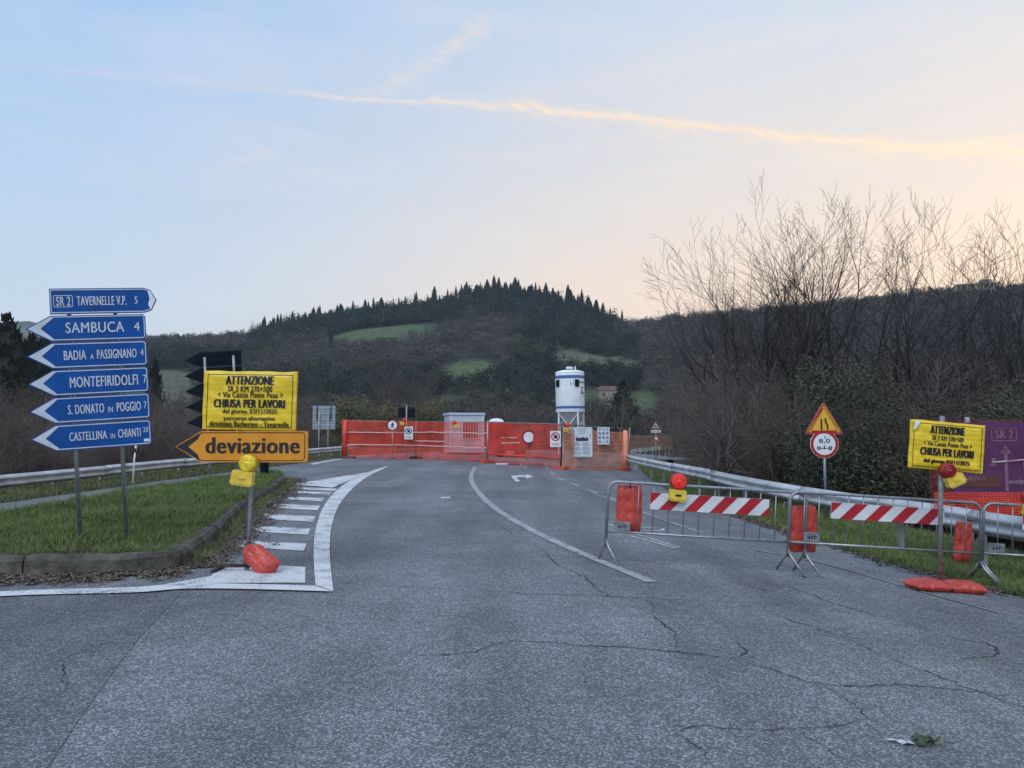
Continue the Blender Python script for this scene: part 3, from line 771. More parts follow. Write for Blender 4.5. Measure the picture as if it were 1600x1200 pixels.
EB = [(1300,18.6,0,.95,1.25,'dark ivy-leaved bush directly behind the narrow-road and eight-tonne signs'),(1345,20,1,1.0,1.0,'dark leafy bush right of the eight-tonne sign post'),(1262,21,0,.85,.9,'dark leafy bush left of the eight-tonne sign post'),
      (1400,18.5,1,.95,.85,'low dark leafy bush left of the right yellow notice'),(1450,19,1,.9,.9,'dark leafy bush just behind the left edge of the right yellow notice'),(1575,17,0,.95,1.1,'dark leafy bush rising above the covered board at the right edge'),(1640,18,0,1.1,1.2,'dark leafy bush beyond the right edge of the picture'),(1225,24,1,.8,.7,'small dark bush among the bare brush left of the triangle sign')]
for u, D, k, s, sz, lab in EB: p = A(u, 700, D); put_bush(k, p.x, D, s, lab, None, sz)
for u, D, s in [(560,56,1.5),(600,54,1.3),(660,58,1.4),(530,52,.9)]:
    p = A(u, 700, D); put_bush(2, p.x, D, s, 'yellow-green leafy bush behind the left end of the orange net fence', 'yellow-green bushes behind the left net fence')

# ---- distant trees
fol_d = mat('far_evergreen', (.022,.032,.02), .9, 0, .3, .25); fol_o = mat('far_oak', (.06,.068,.038), .9, 0, .3, .25); fol_b = mat('far_bare_crown', (.1,.09,.082), .95, 0, .3, .25); fol_w = mat('far_blossom', (.3,.29,.28), .9)
cyp = mat('cypress_foliage', (.014,.022,.014), .9, 0, .3, .6)
def crown(seed, n, w_, hgt, ls, m, z0=.25):
    rnd = random.Random(seed); mb = MB(); lobes = [(Vector((rnd.uniform(-.5,.5)*w_, rnd.uniform(-.5,.5)*w_, hgt*(z0+(.9-z0)*rnd.random()))), rnd.uniform(.22,.36)*w_) for _ in range(9)]
    for _ in range(n):
        c_, r = rnd.choice(lobes); d = Vector((rnd.gauss(0,1), rnd.gauss(0,1), rnd.gauss(0,1))).normalized(); p = c_+d*r*rnd.uniform(.3,1.1); p.z = max(.1, p.z)
        a = Vector((rnd.gauss(0,1), rnd.gauss(0,1), rnd.gauss(0,1))).normalized()*ls*rnd.uniform(.5,1.2); b = a.orthogonal().normalized()*ls*.6
        mb.add([p-a, p+b, p+a, p-b], [(0,1,2),(0,2,3)])
    mb.tube([(0,0,-1),(0,0,hgt*.6)], [.25,.12], 4)
    return mb
def cypress_mb(seed, n=420, h_=12, r=1.0):
    rnd = random.Random(seed); mb = MB()
    prof = [(.15,0),(.8*r,.08*h_),(.95*r,.3*h_),(.8*r,.6*h_),(.4*r,.85*h_),(.03,h_*.99)]
    mb.lathe([(a*.85, b+.3) for a, b in prof], n=8)
    for _ in range(n):
        t = rnd.random()**.9; rr = interp([(b/h_, a) for a, b in prof], t)*rnd.uniform(.75, 1.22); a = rnd.uniform(0, 6.3)
        p = Vector((rr*math.cos(a), rr*math.sin(a), t*h_+.3)); up_ = Vector((math.cos(a)*.25, math.sin(a)*.25, 1)).normalized()*rnd.uniform(.25,.6); b = Vector((-math.sin(a), math.cos(a), 0))*.14
        mb.add([p-b, p+b, p+up_], [(0,1,2)])
    mb.tube([(0,0,-1.5),(0,0,.6)], .2, 5)
    return mb
CY = [cypress_mb(400+i, 420, 12, .95+.25*i).mesh('cypress_tree', cyp) for i in range(3)]
FP = [proto(crown(501,260,7,8,.5,fol_d), 'tree_source', fol_d), proto(crown(502,260,7.5,7,.5,fol_o), 'tree_source', fol_o), proto(crown(503,330,7,8.5,.33,fol_b), 'tree_source', fol_b), proto(crown(504,330,6,7,.33,fol_b), 'tree_source', fol_b), proto(crown(505,200,5,4,.4,fol_w), 'tree_source', fol_w), proto(cypress_mb(410,300,11,1.1), 'tree_source', cyp)]
random.seed(77); pts = []
for _ in range(11500):
    r = math.sqrt(random.uniform(150**2, 535**2)); az = random.uniform(-46, 46); x, y = r*math.sin(R(az)), r*math.cos(R(az))
    if field(x, y) >= 0: 
        continue
    u = uaz(x, y); k = N3(x*.012, y*.012, 4)+.25*N3(x*.05, y*.05, 1)
    dark = r > 430 and 380 < u < 960
    if dark: idx = 0 if random.random() < .8 else 2
    elif u > 1000: idx = random.choice((1,2,2,3,0))
    else: idx = 0 if k > .12 else (1 if k > -.02 else random.choice((2,3,2,2)))
    if r < 400 and random.random() < .006 and 500 < u < 960: idx = 4
    sc_ = random.uniform(.55, 1.15)*(.9 if r > 300 else .8)
    if r > 490: sc_ *= .8
    pts.append((x, y, HT(x, y)-.2, 0, 0, random.uniform(0, 6.3), sc_, idx))
for _ in range(900):
    u = random.uniform(395, 975); r = random.uniform(455, 524); a = math.atan((u-800)/F); x, y = r*math.sin(a), r*math.cos(a)
    if field(x, y) < 0: pts.append((x, y, HT(x, y)-.2, 0, 0, random.uniform(0, 6.3), random.uniform(.55, 1.35)*(1.15 if 740 < u < 930 else .85), 5 if random.random() < (.45 if 740 < u < 940 else .22) else 0))
scatter('distant_woodland', FP, pts, 'mixed woodland covering the distant hillsides')
# valley floor wood: nearer bare trees
VT = []
for sd_, m, hh, st in [(601,twigm,9,3),(602,twigr,9,2),(603,bark3,10,2)]:
    sg = tree_segs(sd_, hh, st, 4, .6, .05, .08, .36, .16, .012); VT.append(proto(seg_mesh(sg, lambda l_: True), 'wood_source', m, True))
VT.append(FP[0]); VT.append(FP[1])
random.seed(78); pts = []
for _ in range(900):
    r = math.sqrt(random.uniform(68**2, 170**2)); az = random.uniform(-44, 40); x, y = r*math.sin(R(az)), r*math.cos(R(az)); u = uaz(x, y)
    if r < 92 and 640 < u < 1010: continue
    k = N3(x*.03, y*.03, 8)
    idx = 3 if k > .28 else (4 if k > .22 else (1 if k < -.1 else random.choice((0,2,0))))
    pts.append((x, y, HT(x, y)-.2, 0, 0, random.uniform(0, 6.3), random.uniform(.45, .95)*(1 if 200 < u < 1000 else 1.0), idx))
scatter('valley_wood', VT, pts, 'leafless brown wood on the valley floor below the hills')
pts = []
for _ in range(420):
    D = random.uniform(48, 90); x = random.uniform(-.55*D, .75*D); u = uaz(x, D)
    if 430 < u < 1010 and D < 62: continue
    if D < 75 and -10 < x < 20: continue
    pts.append((x, D, HT(x, D)-.1, random.uniform(-.15,.15), random.uniform(-.15,.15), random.uniform(0, 6.3), random.uniform(.7, 1.3), random.randrange(4)))
scatter('bare_brushwood', BR, pts, 'leafless brushwood beyond the closed road, behind the works area')
# individually visible bare trees of the middle distance
random.seed(79)
for u, D, vt, k, lab in [(640,75,545,5,'reddish bare tree above the yellow-green bushes, left of the site cabin'),(575,80,575,4,'brown bare tree above the left end of the net fence'),(700,95,580,4,'bare tree between the reddish tree and the site cabin'),(790,85,585,5,'bare tree right behind the portable toilet'),
        (840,90,590,4,'bare tree just left of the white silo'),(960,80,585,5,'bare tree just right of the white silo'),(480,70,590,5,'bare tree above the back of the grey road sign'),(270,60,610,5,'bare tree between the blue signpost and the dark arrow signs'),
        (90,48,600,5,'bare tree behind the bottom blue boards of the direction sign'),(20,45,590,5,'bare tree at the left edge of the picture over the guardrail'),(1045,68,560,4,'bare tree left of the far warning signs'),(1096,48,480,4,'bare tree right of the far warning signs')]:
    p = A(u, 700, D); z = HT(p.x, D); put_tree('bare_tree', k, p.x, D, z, A(u, vt, D).z-z, random.uniform(0,6.3), lab, 'tree')
# cypresses
def put_cyp(u, r, px_h, group, label, k=None):
    a = math.atan((u-800)/F); x, y = r*math.sin(a), r*math.cos(a)
    o = bpy.data.objects.new('cypress_tree', CY[random.randrange(3) if k is None else k]); col.objects.link(o)
    h_ = px_h*r/F if r > 200 else A(u, px_h, y).z-HT(x, y)+.5; s = h_/12; o.location = (x, y, HT(x, y)-.5); o.rotation_euler = (random.uniform(-.03,.03),random.uniform(-.03,.03),random.uniform(0,6.3)); wq = random.uniform(1.0,2.2); o.scale = (s*wq, s*wq*random.uniform(.9,1.1), s*random.uniform(.9,1.12) if r > 200 else s)
    return tag(o, label, 'tree', group)
random.seed(80)
g1 = 'cypresses on the left shoulder of the central hill'; l1 = 'small dark cypress on the left shoulder of the central hill skyline'
for i in range(26): put_cyp(410+i*5.6+random.uniform(-2.5,2.5), 516+random.uniform(-8,4), random.uniform(14, 27), g1, l1)
for u, h_ in ((570,26),(576,20),(594,28),(602,20)): put_cyp(u, 514, h_, 'cypresses between the left shoulder and the summit', 'dark cypress on the skyline between the left shoulder and the solitary summit cypresses')
for u, h_, lab in ((650,26,'first of the lone pointed cypresses left of the summit'),(677,32,'tallest lone pointed cypress left of the summit'),(699,24,'lone pointed cypress nearest the left of the summit'),(686,20,'short pointed cypress beside the tallest lone one')): put_cyp(u, 518, h_, 'lone cypresses left of the summit', lab, 0)
for i in range(16): put_cyp(722+i*3.6+random.uniform(-2,2), 514+random.uniform(-6,4), random.uniform(16, 30), 'cypresses on the summit of the central hill', 'dark cypress in the clump on the summit of the central hill')
for i in range(64): put_cyp(755+i*2.95+random.uniform(-3,3), random.uniform(478, 516), random.uniform(24, 44), 'dense cypress wood on the right slope of the central hill', 'dark cypress in the dense stand on the right slope of the central hill')
for i in range(10): put_cyp(232+i*7.5+random.uniform(-2,2), 518, random.uniform(9, 15), 'far cypresses on the low ridge right of the direction sign', 'tiny cypress on the low ridge right of the direction sign')
put_cyp(516, 385, 36, None, 'solitary dark cypress on the slope below the left shoulder, beside the green field', 1)
put_cyp(237, 95, 568, None, 'near dark cypress rising right behind the lower blue boards', 0)
put_cyp(975, 130, 603, None, 'dark cypress standing in the valley to the right of the white silo', 1)
put_cyp(-14, 95, 498, None, 'dark tall conifer cut by the left edge of the picture', 2)
for u, h_, lab in ((4,503,'tall dark conifer at the left edge of the picture'),(22,528,'narrow dark cypress second from the left edge'),(52,532,'broad dark cypress left of the pointed blue boards'),(68,524,'dark cypress partly hidden by the pointed blue boards'),(38,548,'short dark cypress between two taller ones at the left')): put_cyp(u, 95, h_, 'dark conifers behind the blue direction sign', lab, 2)
for u, h_ in ((1512,16),(1545,20),(1552,15),(1556,18),(1562,14)): put_cyp(u, 512, h_, 'cypresses around the hilltop villa', 'small cypress beside the villa on the right-hand ridge')

# ---- houses
wallm = mat('pale_plaster', (.3,.27,.22), .9, 0, .1, .6); roofm = mat('tiled_roof', (.16,.09,.06), .9); winm = mat('dark_window', (.02,.022,.025), .3)
def house(u, r, wd, hg, dp, label, tower=False, rz=.2):
    a = math.atan((u-800)/F); x, y = r*math.sin(a), r*math.cos(a); t = thing('house', label, 'house', (x, y, HT(x, y)-.5), (0,0,rz-a))
    m_ = MB(); m_.box((0,0,hg/2), (wd, dp, hg)); m_.build('wall', wallm, t)
    m_ = MB(); o = .4; m_.add([(-wd/2-o,-dp/2-o,hg+.01),(wd/2+o,-dp/2-o,hg+.01),(wd/2+o,dp/2+o,hg+.01),(-wd/2-o,dp/2+o,hg+.01),(-wd/2+1,0,hg+1.6),(wd/2-1,0,hg+1.6)], [(0,1,5,4),(2,3,4,5),(0,4,3),(1,2,5),(3,2,1,0)]); m_.build('roof', roofm, t)
    n_ = max(2, int(wd/3))
    for i in range(n_):
        for z in ([1.8] if hg < 5 else [1.8, 4.8]):
            m_ = MB(); m_.box((-wd/2+(i+.5)*wd/n_, -dp/2-.02, z), (.9, .1, 1.3)); m_.build('window', winm, t)
    if tower:
        m_ = MB(); m_.box((wd*.28, 0, hg*.75), (wd*.25, dp*.8, hg*1.5)); m_.build('tower', wallm, t)
house(950, 292, 8, 3.6, 5, 'small pale farmhouse on the meadow right of the white silo')
house(1528, 505, 20, 6, 9, 'pale villa with a low tower on the crest of the right-hand ridge', True)

# ================================================================== guardrails
def wprof():
    return [(-.02,.155),(0,.15),(.04,.11),(.075,.1),(.08,.06),(.03,.02),(.0,0),(.03,-.02),(.08,-.06),(.075,-.1),(.04,-.11),(0,-.15),(-.02,-.155)]
def guardrail(pts, label, side, ztop):
    """pts: world (x,y) list; side=+1 profile bulges to +normal"""
    pts = [Vector(p) for p in pts]; t = thing('guardrail', label, 'guardrail', (pts[0].x, pts[0].y, 0)); o = Vector((pts[0].x, pts[0].y, 0))
    loop = resample(catmull(pts, 5), .5); seg = 8; pr = wprof(); random.seed(9)
    for a in range(0, len(loop)-1, seg):
        b = min(a+seg, len(loop)-1); vs = []; idx = list(range(a, b+1)); dz = random.uniform(-.008,.008)
        for j, k in enumerate(idx):
            d = (loop[min(k+1, len(loop)-1)]-loop[max(k-1, 0)]).normalized(); nn = Vector((-d.y, d.x))*side; zt = ztop(loop[k].y)-.155+dz; p = loop[k]
            if j == len(idx)-1 and k < len(loop)-1: p = p+d*.12   # overlap at the splice
            ex = .006 if j == 0 else 0
            for off, z in pr:
                for th in (0,): vs.append((p.x+nn.x*(off+ex)-o.x, p.y+nn.y*(off+ex)-o.y, zt+z))
        m_ = MB(); n_ = len(pr); fs = [(j*n_+s, j*n_+s+1, (j+1)*n_+s+1, (j+1)*n_+s) for j in range(len(idx)-1) for s in range(n_-1)]
        m_.add(vs, fs); ob = m_.build('beam', railm, t, True)
        sm_ = ob.modifiers.new('thick', 'SOLIDIFY'); sm_.thickness = .004
        # post and bolt at the splice
        p = loop[a]; d = (loop[min(a+1, len(loop)-1)]-loop[max(a-1, 0)]).normalized(); nn = Vector((-d.y, d.x))*side; q = p-nn*.14-Vector((o.x, o.y)); rz = math.atan2(d.y, d.x)
        for hf in (0, seg//2):
            if a+hf >= len(loop): continue
            p = loop[a+hf]; q = p-nn*.14-Vector((o.x, o.y)); zt = ztop(p.y); zb = base_near(p.x, p.y)-.3
            rm = Matrix.Rotation(rz, 3, 'Z'); mp = MB()
            mp.box((q.x, q.y, (zt+zb)/2-.03), (.1, .012, zt-zb-.02), rm)
            for s in (-1, 1): mp.box((q.x+d.x*.05*s, q.y+d.y*.05*s, (zt+zb)/2-.03), (.012, .06, zt-zb-.02), rm)
            mp.build('post', steel_dull, t)
            q2 = p-nn*.06-Vector((o.x, o.y)); mp = MB(); mp.box((q2.x, q2.y, zt-.16), (.1, .1, .2), rm); mp.build('spacer', steel_dull, t)
        q3 = loop[a]+nn*.012-Vector((o.x, o.y)); mp = MB()
        for s in (-.03, .03):
            e = q3+d*(.06+s); mp.lathe([(.014,-.006),(.014,.012),(.006,.018)], (0,0,0), 6, 'y')
            for vi in range(len(mp.v)-18, len(mp.v)):
                vx = Vector(mp.v[vi]); vx = Matrix.Rotation(rz+(PI if side < 0 else 0)+PI, 3, 'Z') @ vx; mp.v[vi] = (vx.x+e.x, vx.y+e.y, vx.z+ztop(loop[a].y)-.155)
        mp.build('bolt', rust, t)
    return t
rr_ = [(7.6,7.2)]+[tuple(A(u, 700, D).xy) for u, D in ((1600,9.75),(1464,11.4),(1282,14.2),(1154,18),(1105,20.6),(1069,23.2),(1026,28),(984,34))]+[(6.3,42),(8.5,52),(12.5,62)]
guardrail(rr_, 'galvanised guardrail curving along the right verge behind the crowd barriers', 1, lambda y: interp([(7,.47),(9.75,.5),(14.2,.51),(20.6,.56),(28,.5),(34,.49),(62,.4)], y))
ll_ = [(-12.9,8),(-12.3,15),(-12.0,19),(-11.5,27),(-10.6,36),(-10.1,45),(-10.4,52)]
guardrail(ll_, 'galvanised guardrail along the far side of the left slip road', -1, lambda y: interp([(8,.52),(19,.55),(27,.6),(36,.63),(45,.66)], y))
# wooden palisade and rail of the bridge approach, far right
t = thing('palisade_fence', 'brownish palisade fence beyond the net fence, behind the far warning signs', 'fence', tuple(A(984, 700, 62).xy)+(HT(A(984,700,62).x, 62),))
pal = mat('palisade_wood', (.2,.12,.085), .8)
x0 = A(984, 700, 62); x1 = A(1050, 700, 60); L2 = (x1-x0); base = Vector((x0.x, x0.y, HT(x0.x, 62)))
zb_ = A(1000, 694, 61).z; zt_ = A(1000, 680, 61).z
for i in range(26):
    q = x0.lerp(x1, i/25)-base; m_ = MB(); m_.box((q.x, q.y, (zb_+zt_)/2-base.z-.2), (.07, .05, zt_-zb_+.4)); m_.build('picket', pal, t)
for z in (zb_+.1, zt_-.15):
    a = x0-base; b = x1-base; m_ = MB(); m_.tube([(a.x, a.y+.06, z-base.z), (b.x, b.y+.06, z-base.z)], .035, 5); m_.build('fence_rail', pal, t)

# ================================================================== signs
def arrow_poly(x0, x1, z0, z1, xt, r=.03):
    """body x0..x1, tip at xt (left or right)"""
    zc = (z0+z1)/2
    if xt < x0: return [(xt, zc), (x0, z0), (x1-r, z0), (x1, z0+r), (x1, z1-r), (x1-r, z1), (x0, z1)]
    return [(x0, z0), (x1, z0), (x1+(xt-x1)*.55, z0+.03), (xt, zc), (x1+(xt-x1)*.55, z1-.03), (x1, z1), (x0, z1)]
root = thing('direction_signpost', 'blue direction signpost with six arrow boards on two grey posts, standing in the island grass', 'signpost')
pz = A(166, 842, 9.6); root.location = (pz.x-.03, 9.6, isl_z(pz.x, 9.6)-.02)
root.scale = (.845, 1, 1)
root.rotation_euler = (Matrix.Rotation(R(20), 4, 'Z') @ Matrix.Rotation(R(-4.2), 4, 'Y')).to_euler()
for x in (-.31, .30):
    m_ = MB(); m_.tube([(x,.06,-.3),(x,.06,3.12)], .03, 14); m_.build('post', steel, root, True)
m_ = MB(); random.seed(2)
for k in range(5): m_.tube([(-.31+.04*math.cos(k*1.4), .06+.04*math.sin(k*1.4), .1+.01*k), (-.31+.036*math.cos(k*1.4+2), .06+.036*math.sin(k*1.4+2), .115), (-.31+(.09 if k % 2 else -.1), .03, .13+.02*k-.04)], .005, 4)
m_.build('wire_tie', black, root)
BRD = [('TAVERNELLE V.P.', '5', None), ('SAMBUCA', '4', None), ('BADIA A PASSIGNANO', '4', None), ('MONTEFIRIDOLFI', '7', None), ('S. DONATO IN POGGIO', '7', None), ('CASTELLINA IN CHIANTI', '20', None)]
for i, (tx_, km, _) in enumerate(BRD):
    z1 = 3.19-i*.336; z0 = z1-.318; zc = (z0+z1)/2
    xt = .88 if i == 0 else -.86; x0, x1 = -.54, .71
    po = arrow_poly(x0, x1, z0, z1, xt)
    m_ = MB(); m_.prism(po, -.012, .012); bd = m_.build('sign_board', blue, root)
    if i != 0: pass
    bd['label'] = 'blue arrow board reading ' + (('SR 2 ' if i == 0 else '')+tx_+' '+km)
    m_ = MB(); p1 = inset(po, .012); p2 = inset(po, .024)
    n_ = len(p1); m_.add([(x,-.0145,z) for x, z in p1]+[(x,-.0145,z) for x, z in p2], [(k,(k+1)%n_,n_+(k+1)%n_,n_+k) for k in range(n_)]); m_.build('border', white, bd)
    if i:
        m_ = MB(); q = .105; m_.add([(xt+.03,-.0155,zc),(x0+.01,-.0155,z0+.022),(x0+.045,-.0155,z0+.022),(x0-.13,-.0155,zc),(x0+.045,-.0155,z1-.022),(x0+.01,-.0155,z1-.022)], [(0,1,2,3),(0,3,4,5)]); m_.build('arrow_tip', white, bd)
    else:
        m_ = MB(); m_.add([(xt-.02,-.0155,zc),(x1+.09,-.0155,z1-.04),(x1+.05,-.0155,z1-.035),(x1+.075,-.0155,zc+.02),(x1+.05,-.0155,zc-.06),(x1+.09,-.0155,z0+.04)], [(0,1,2,3),(0,3,4,5)]); m_.build('arrow_tip', whitep, bd)
        m_ = MB(); bx = rrect(-.49, zc-.075, -.24, zc+.075, .02); b2 = inset(bx, .008); n_ = len(bx); m_.add([(x,-.0165,z) for x, z in bx]+[(x,-.0165,z) for x, z in b2], [(k,(k+1)%n_,n_+(k+1)%n_,n_+k) for k in range(n_)]); m_.build('number_frame', white, bd)
    y = -.016; m_ = MB(); hh = .058
    if i == 0:
        text_mb('SR 2', -.455, zc-hh, -.27, zc+hh, y, .014, into=m_); text_mb('TAVERNELLE V.P.', -.19, zc-hh, .47, zc+hh, y, .014, into=m_); text_mb('5', .58, zc-.045, .62, zc+.05, y, .014, into=m_)
    elif i == 1:
        text_mb('SAMBUCA', -.35, zc-.062, .42, zc+.07, y, .014, into=m_); text_mb('4', .55, zc-.05, .63, zc+.058, y, .01, into=m_)
    elif i == 2:
        text_mb('BADIA', -.39, zc-hh, -.1, zc+hh, y, .014, into=m_); text_mb('A', -.05, zc-hh, .0, zc+.01, y, .01, into=m_); text_mb('PASSIGNANO', .04, zc-hh, .57, zc+hh, y, .014, into=m_); text_mb('4', .62, zc-.035, .665, zc+.05, y, .01, into=m_)
    elif i == 3:
        text_mb('MONTEFIRIDOLFI', -.33, zc-hh-.008, .57, zc+hh+.008, y, .014, into=m_); text_mb('7', .64, zc-.05, .685, zc+.055, y, .01, into=m_)
    elif i == 4:
        text_mb('S. DONATO', -.37, zc-hh, .1, zc+hh, y, .014, into=m_); text_mb('IN', .15, zc-hh, .215, zc+.012, y, .01, into=m_); text_mb('POGGIO', .265, zc-hh, .59, zc+hh, y, .014, into=m_); text_mb('7', .63, zc-.035, .668, zc+.055, y, .01, into=m_)
    else:
        text_mb('CASTELLINA', -.37, zc-.05, .12, zc+.056, y, .014, into=m_); text_mb('IN', .165, zc-.05, .225, zc+.01, y, .01, into=m_); text_mb('CHIANTI', .265, zc-.05, .57, zc+.058, y, .014, into=m_); text_mb('20', .6, zc-.0, .675, zc+.065, y, .01, into=m_)
        s_ = MB(); s_.box((.645,-.0165,zc-.1), (.075,.002,.035)); s_.build('sticker', whitep, bd)
    m_.build('lettering', white, bd)
    m_ = MB()
    for x in (-.31,.30):
        for z in (z0+.07, z1-.07): m_.box((x,.04,z), (.09,.05,.03))
    m_.build('clamp', steel_dull, bd)

# back of the second signpost (seen from behind)
D = 23.5; k = D/F; p = A(345, 742, D); rt_ = thing('direction_signpost', 'dark back of a second direction signpost with arrow boards, behind the left yellow notice', 'signpost', (p.x, D, isl_z(p.x, D)-.02))
rt_.rotation_euler = (R(0), R(-4), R(4))
z0_ = rt_.location.z; dark = mat('sign_back_dark', (.01,.014,.022), .9, 0, .2, 3); dark.node_tree.nodes['Principled BSDF'].inputs['Specular IOR Level'].default_value = .08
def lx(u): return (u-345)*k
for i in range(6):
    zt = CAM_H+(672-549)*k-z0_-i*.475; zb = zt-.45; m_ = MB(); m_.prism(arrow_poly(lx(322), lx(385), zb, zt, lx(297)), -.015, .015); bd = m_.build('sign_board', dark, rt_)
    m_ = MB()
    for z in (zb+.12, zt-.12): m_.box(((lx(318)+lx(383))/2, -.026, z), (lx(383)-lx(322), .02, .035))
    m_.build('stiffener', dark, bd)
for u in (330, 374):
    m_ = MB(); m_.tube([(lx(u),-.07,-.3),(lx(u),-.07,CAM_H+(672-557)*k-z0_)], .04, 12); m_.build('post', steel_dull, rt_, True)
p = A(413, 745, 22); t = thing('bollard', 'dark thick post standing on the island tip behind the deviation sign', 'post', (p.x, 22, isl_z(p.x, 22)-.03)); m_ = MB(); m_.lathe([(.12,-.2),(.12,.62),(.1,.68),(.02,.7)], n=16); m_.build('shaft', dark, t, True); m_ = MB(); m_.lathe([(.123,.45),(.123,.55)], n=16); m_.build('band', steel_dull, t, True)

# ---- wrapped yellow closure notices
def wrap_notice(parent, cxl, czl, w_, h_, rot, lines, seed, fold=False):
    def warp(x, z):
        a = (x-cxl)/w_+.5; b = (z-czl)/h_+.5; e = min(a, 1-a, b, 1-b); k_ = smooth(0, .12, e)
        return -.012*N3(x*4, z*5, seed)-.007*N3(x*14+z*3, z*9, seed+5)-.004*N3(x*3, z*38, seed+2) + .02*(1-k_)
    nx, nz = 70, 46; m_ = MB(); vs = []
    for j in range(nz+1):
        for i in range(nx+1):
            x = cxl-w_/2+w_*i/nx; z = czl-h_/2+h_*j/nz
            e = .006*N3(x*5, z*6, seed+9); vs.append((x+e*(i in (0, nx)), -.03+warp(x, z), z+e*1.6*(j in (0, nz))))
    fs = [(j*(nx+1)+i, j*(nx+1)+i+1, (j+1)*(nx+1)+i+1, (j+1)*(nx+1)+i) for j in range(nz) for i in range(nx)]
    n0 = len(vs); vs += [(x, .012, z) for x, y, z in [vs[i] for i in range(n0)]]
    rim = [i for i in range(nx+1)]+[(j)*(nx+1)+nx for j in range(1, nz+1)]+[nz*(nx+1)+i for i in range(nx-1, -1, -1)]+[j*(nx+1) for j in range(nz-1, 0, -1)]
    fs += [(rim[k_], rim[(k_+1) % len(rim)], n0+rim[(k_+1) % len(rim)], n0+rim[k_])[::-1] for k_ in range(len(rim))]
    fs += [(n0+(j*(nx+1)+i), n0+((j+1)*(nx+1)+i), n0+((j+1)*(nx+1)+i+1), n0+(j*(nx+1)+i+1)) for j in range(nz) for i in range(nx)]
    m_.add(vs, fs); nb = m_.build('wrapped_board', yellowp, parent, True)
    nb['label'] = 'board wrapped in crumpled yellow plastic with black Italian text'
    lt = MB()
    for txt, a, b, zc_, hh in lines:
        text_mb(txt, cxl+a*w_, czl+(zc_-hh/2)*h_, cxl+b*w_, czl+(zc_+hh/2)*h_, -.036, .026 if hh < .11 else .05, warp=warp, into=lt)
    lo = lt.build('lettering', black, nb)
    fr = MB()   # printed frame line
    ax, bx, az, bz = cxl-w_*.455, cxl+w_*.455, czl-h_*.45, czl+h_*.44; th = .0035
    for (xa, za, xb, zb) in ((ax,az,bx,az),(bx,az,bx,bz),(bx,bz,ax,bz),(ax,bz,ax,az)):
        n_ = 30; vs = []
        for q in range(n_+1):
            x = xa+(xb-xa)*q/n_; z = za+(zb-za)*q/n_; ox, oz = (0, th) if za == zb else (th, 0)
            for s in (-1, 1): vs.append((x+s*ox, -.0345+warp(x, z), z+s*oz))
        fr.add(vs, [(2*q, 2*q+1, 2*q+3, 2*q+2) for q in range(n_)])
    fr.build('frame_line', black, nb)
    if rot:
        c0 = Vector((cxl, 0, czl)); mt = Matrix.Translation(c0) @ Matrix.Rotation(rot, 4, 'Y') @ Matrix.Translation(-c0); nb.matrix_local = mt
    return nb
LINES = [('ATTENZIONE', -.26, .26, .345, .15),('SR 2 KM 270+500', -.235, .245, .2, .098),('< Via Cassia Ponte Pesa >', -.34, .36, .1, .098),('CHIUSA PER LAVORI', -.38, .385, -.05, .14),('dal giorno 03/11/2025', -.28, .3, -.19, .098),('percorso alternativo', -.26, .28, -.31, .098),('direzione Barberino - Tavarnelle', -.42, .43, -.395, .088)]
LINES2 = [('ATTENZIONE', -.25, .22, .33, .17),('SR 2 KM 270+500', -.22, .2, .16, .098),('< Via Cassia Ponte Pesa >', -.33, .32, .04, .098),('CHIUSA PER LAVORI', -.37, .35, -.13, .16),('dal giorno 03/11/2025', -.32, .3, -.33, .11)]

def lamp(parent, x, z, y, r, lens, boxc, boxrot, label=None, dome=None, bs=(.235,.1,.165)):
    dome = FACE.get(lens.name)
    lm = MB(); lm.lathe([(r*1.0,-.045),(r*1.04,-.02),(r*1.04,.02),(r*.96,.03),(r*.9,.038)], (x, y, z), 28, 'y'); o = lm.build('lamp_lens', lens, parent, True)
    fc = MB(); fc.lathe([(r*.9,.038),(r*.82,.05),(r*.6,.062),(r*.3,.068),(.002,.07)], (x, y, z), 28, 'y', cap=False); fc.build('lens_face', dome or lens, o, True)
    rg = MB()
    for q in (.25, .5, .75): rg.tube([(x+r*q*math.cos(2*PI*k_/20), y-.07+.02*q*q, z+r*q*math.sin(2*PI*k_/20)) for k_ in range(20)], .004, 4, closed=True)
    rg.build('lens_ridge', dome or lens, o)
    sp = MB(); sp.lathe([(r*.28,.0675),(r*.2,.074),(.002,.076)], (x, y, z), 16, 'y', cap=False); sp.build('reflector', dome or lens, o, True)
    rm = Matrix.Rotation(boxrot, 3, 'Y'); b = MB(); w_, d_, h_ = bs
    pr = rrect(-w_/2, -h_/2, w_/2, h_/2, .022, 3); b.prism(pr, -d_/2, d_/2)
    b.prism(rrect(-w_/2-.006, -h_/2+.02, w_/2+.006, -h_/2+.05, .01, 2), -d_/2-.008, d_/2+.008)
    b.v = [tuple(rm @ Vector(q)+Vector(boxc)) for q in b.v]; bo = b.build('battery_box', yellowb, parent)
    c_ = MB(); c_.box((0,-d_/2-.006,.005), (.07,.012,.022)); c_.v = [tuple(rm @ Vector(q)+Vector(boxc)) for q in c_.v]; c_.build('latch', yellowb if lens is not MATS.get('red_lens_lit') else black, bo)
    nk = MB(); nk.tube([(x, y+.01, z-r*.9), (boxc[0], boxc[1], boxc[2])], .03, 8); nk.build('neck', yellowb, parent)
amber = mat('amber_lens', (.62,.4,.01), .2, 0, .3, 30, .4, 60, rgb2=(.45,.26,.005)); amberf = mat('amber_lens_face', (.85,.66,.05), .12, 0, .3, 22, .8, 50, rgb2=(.55,.36,.01), emit=((.9,.6,.02), .05))
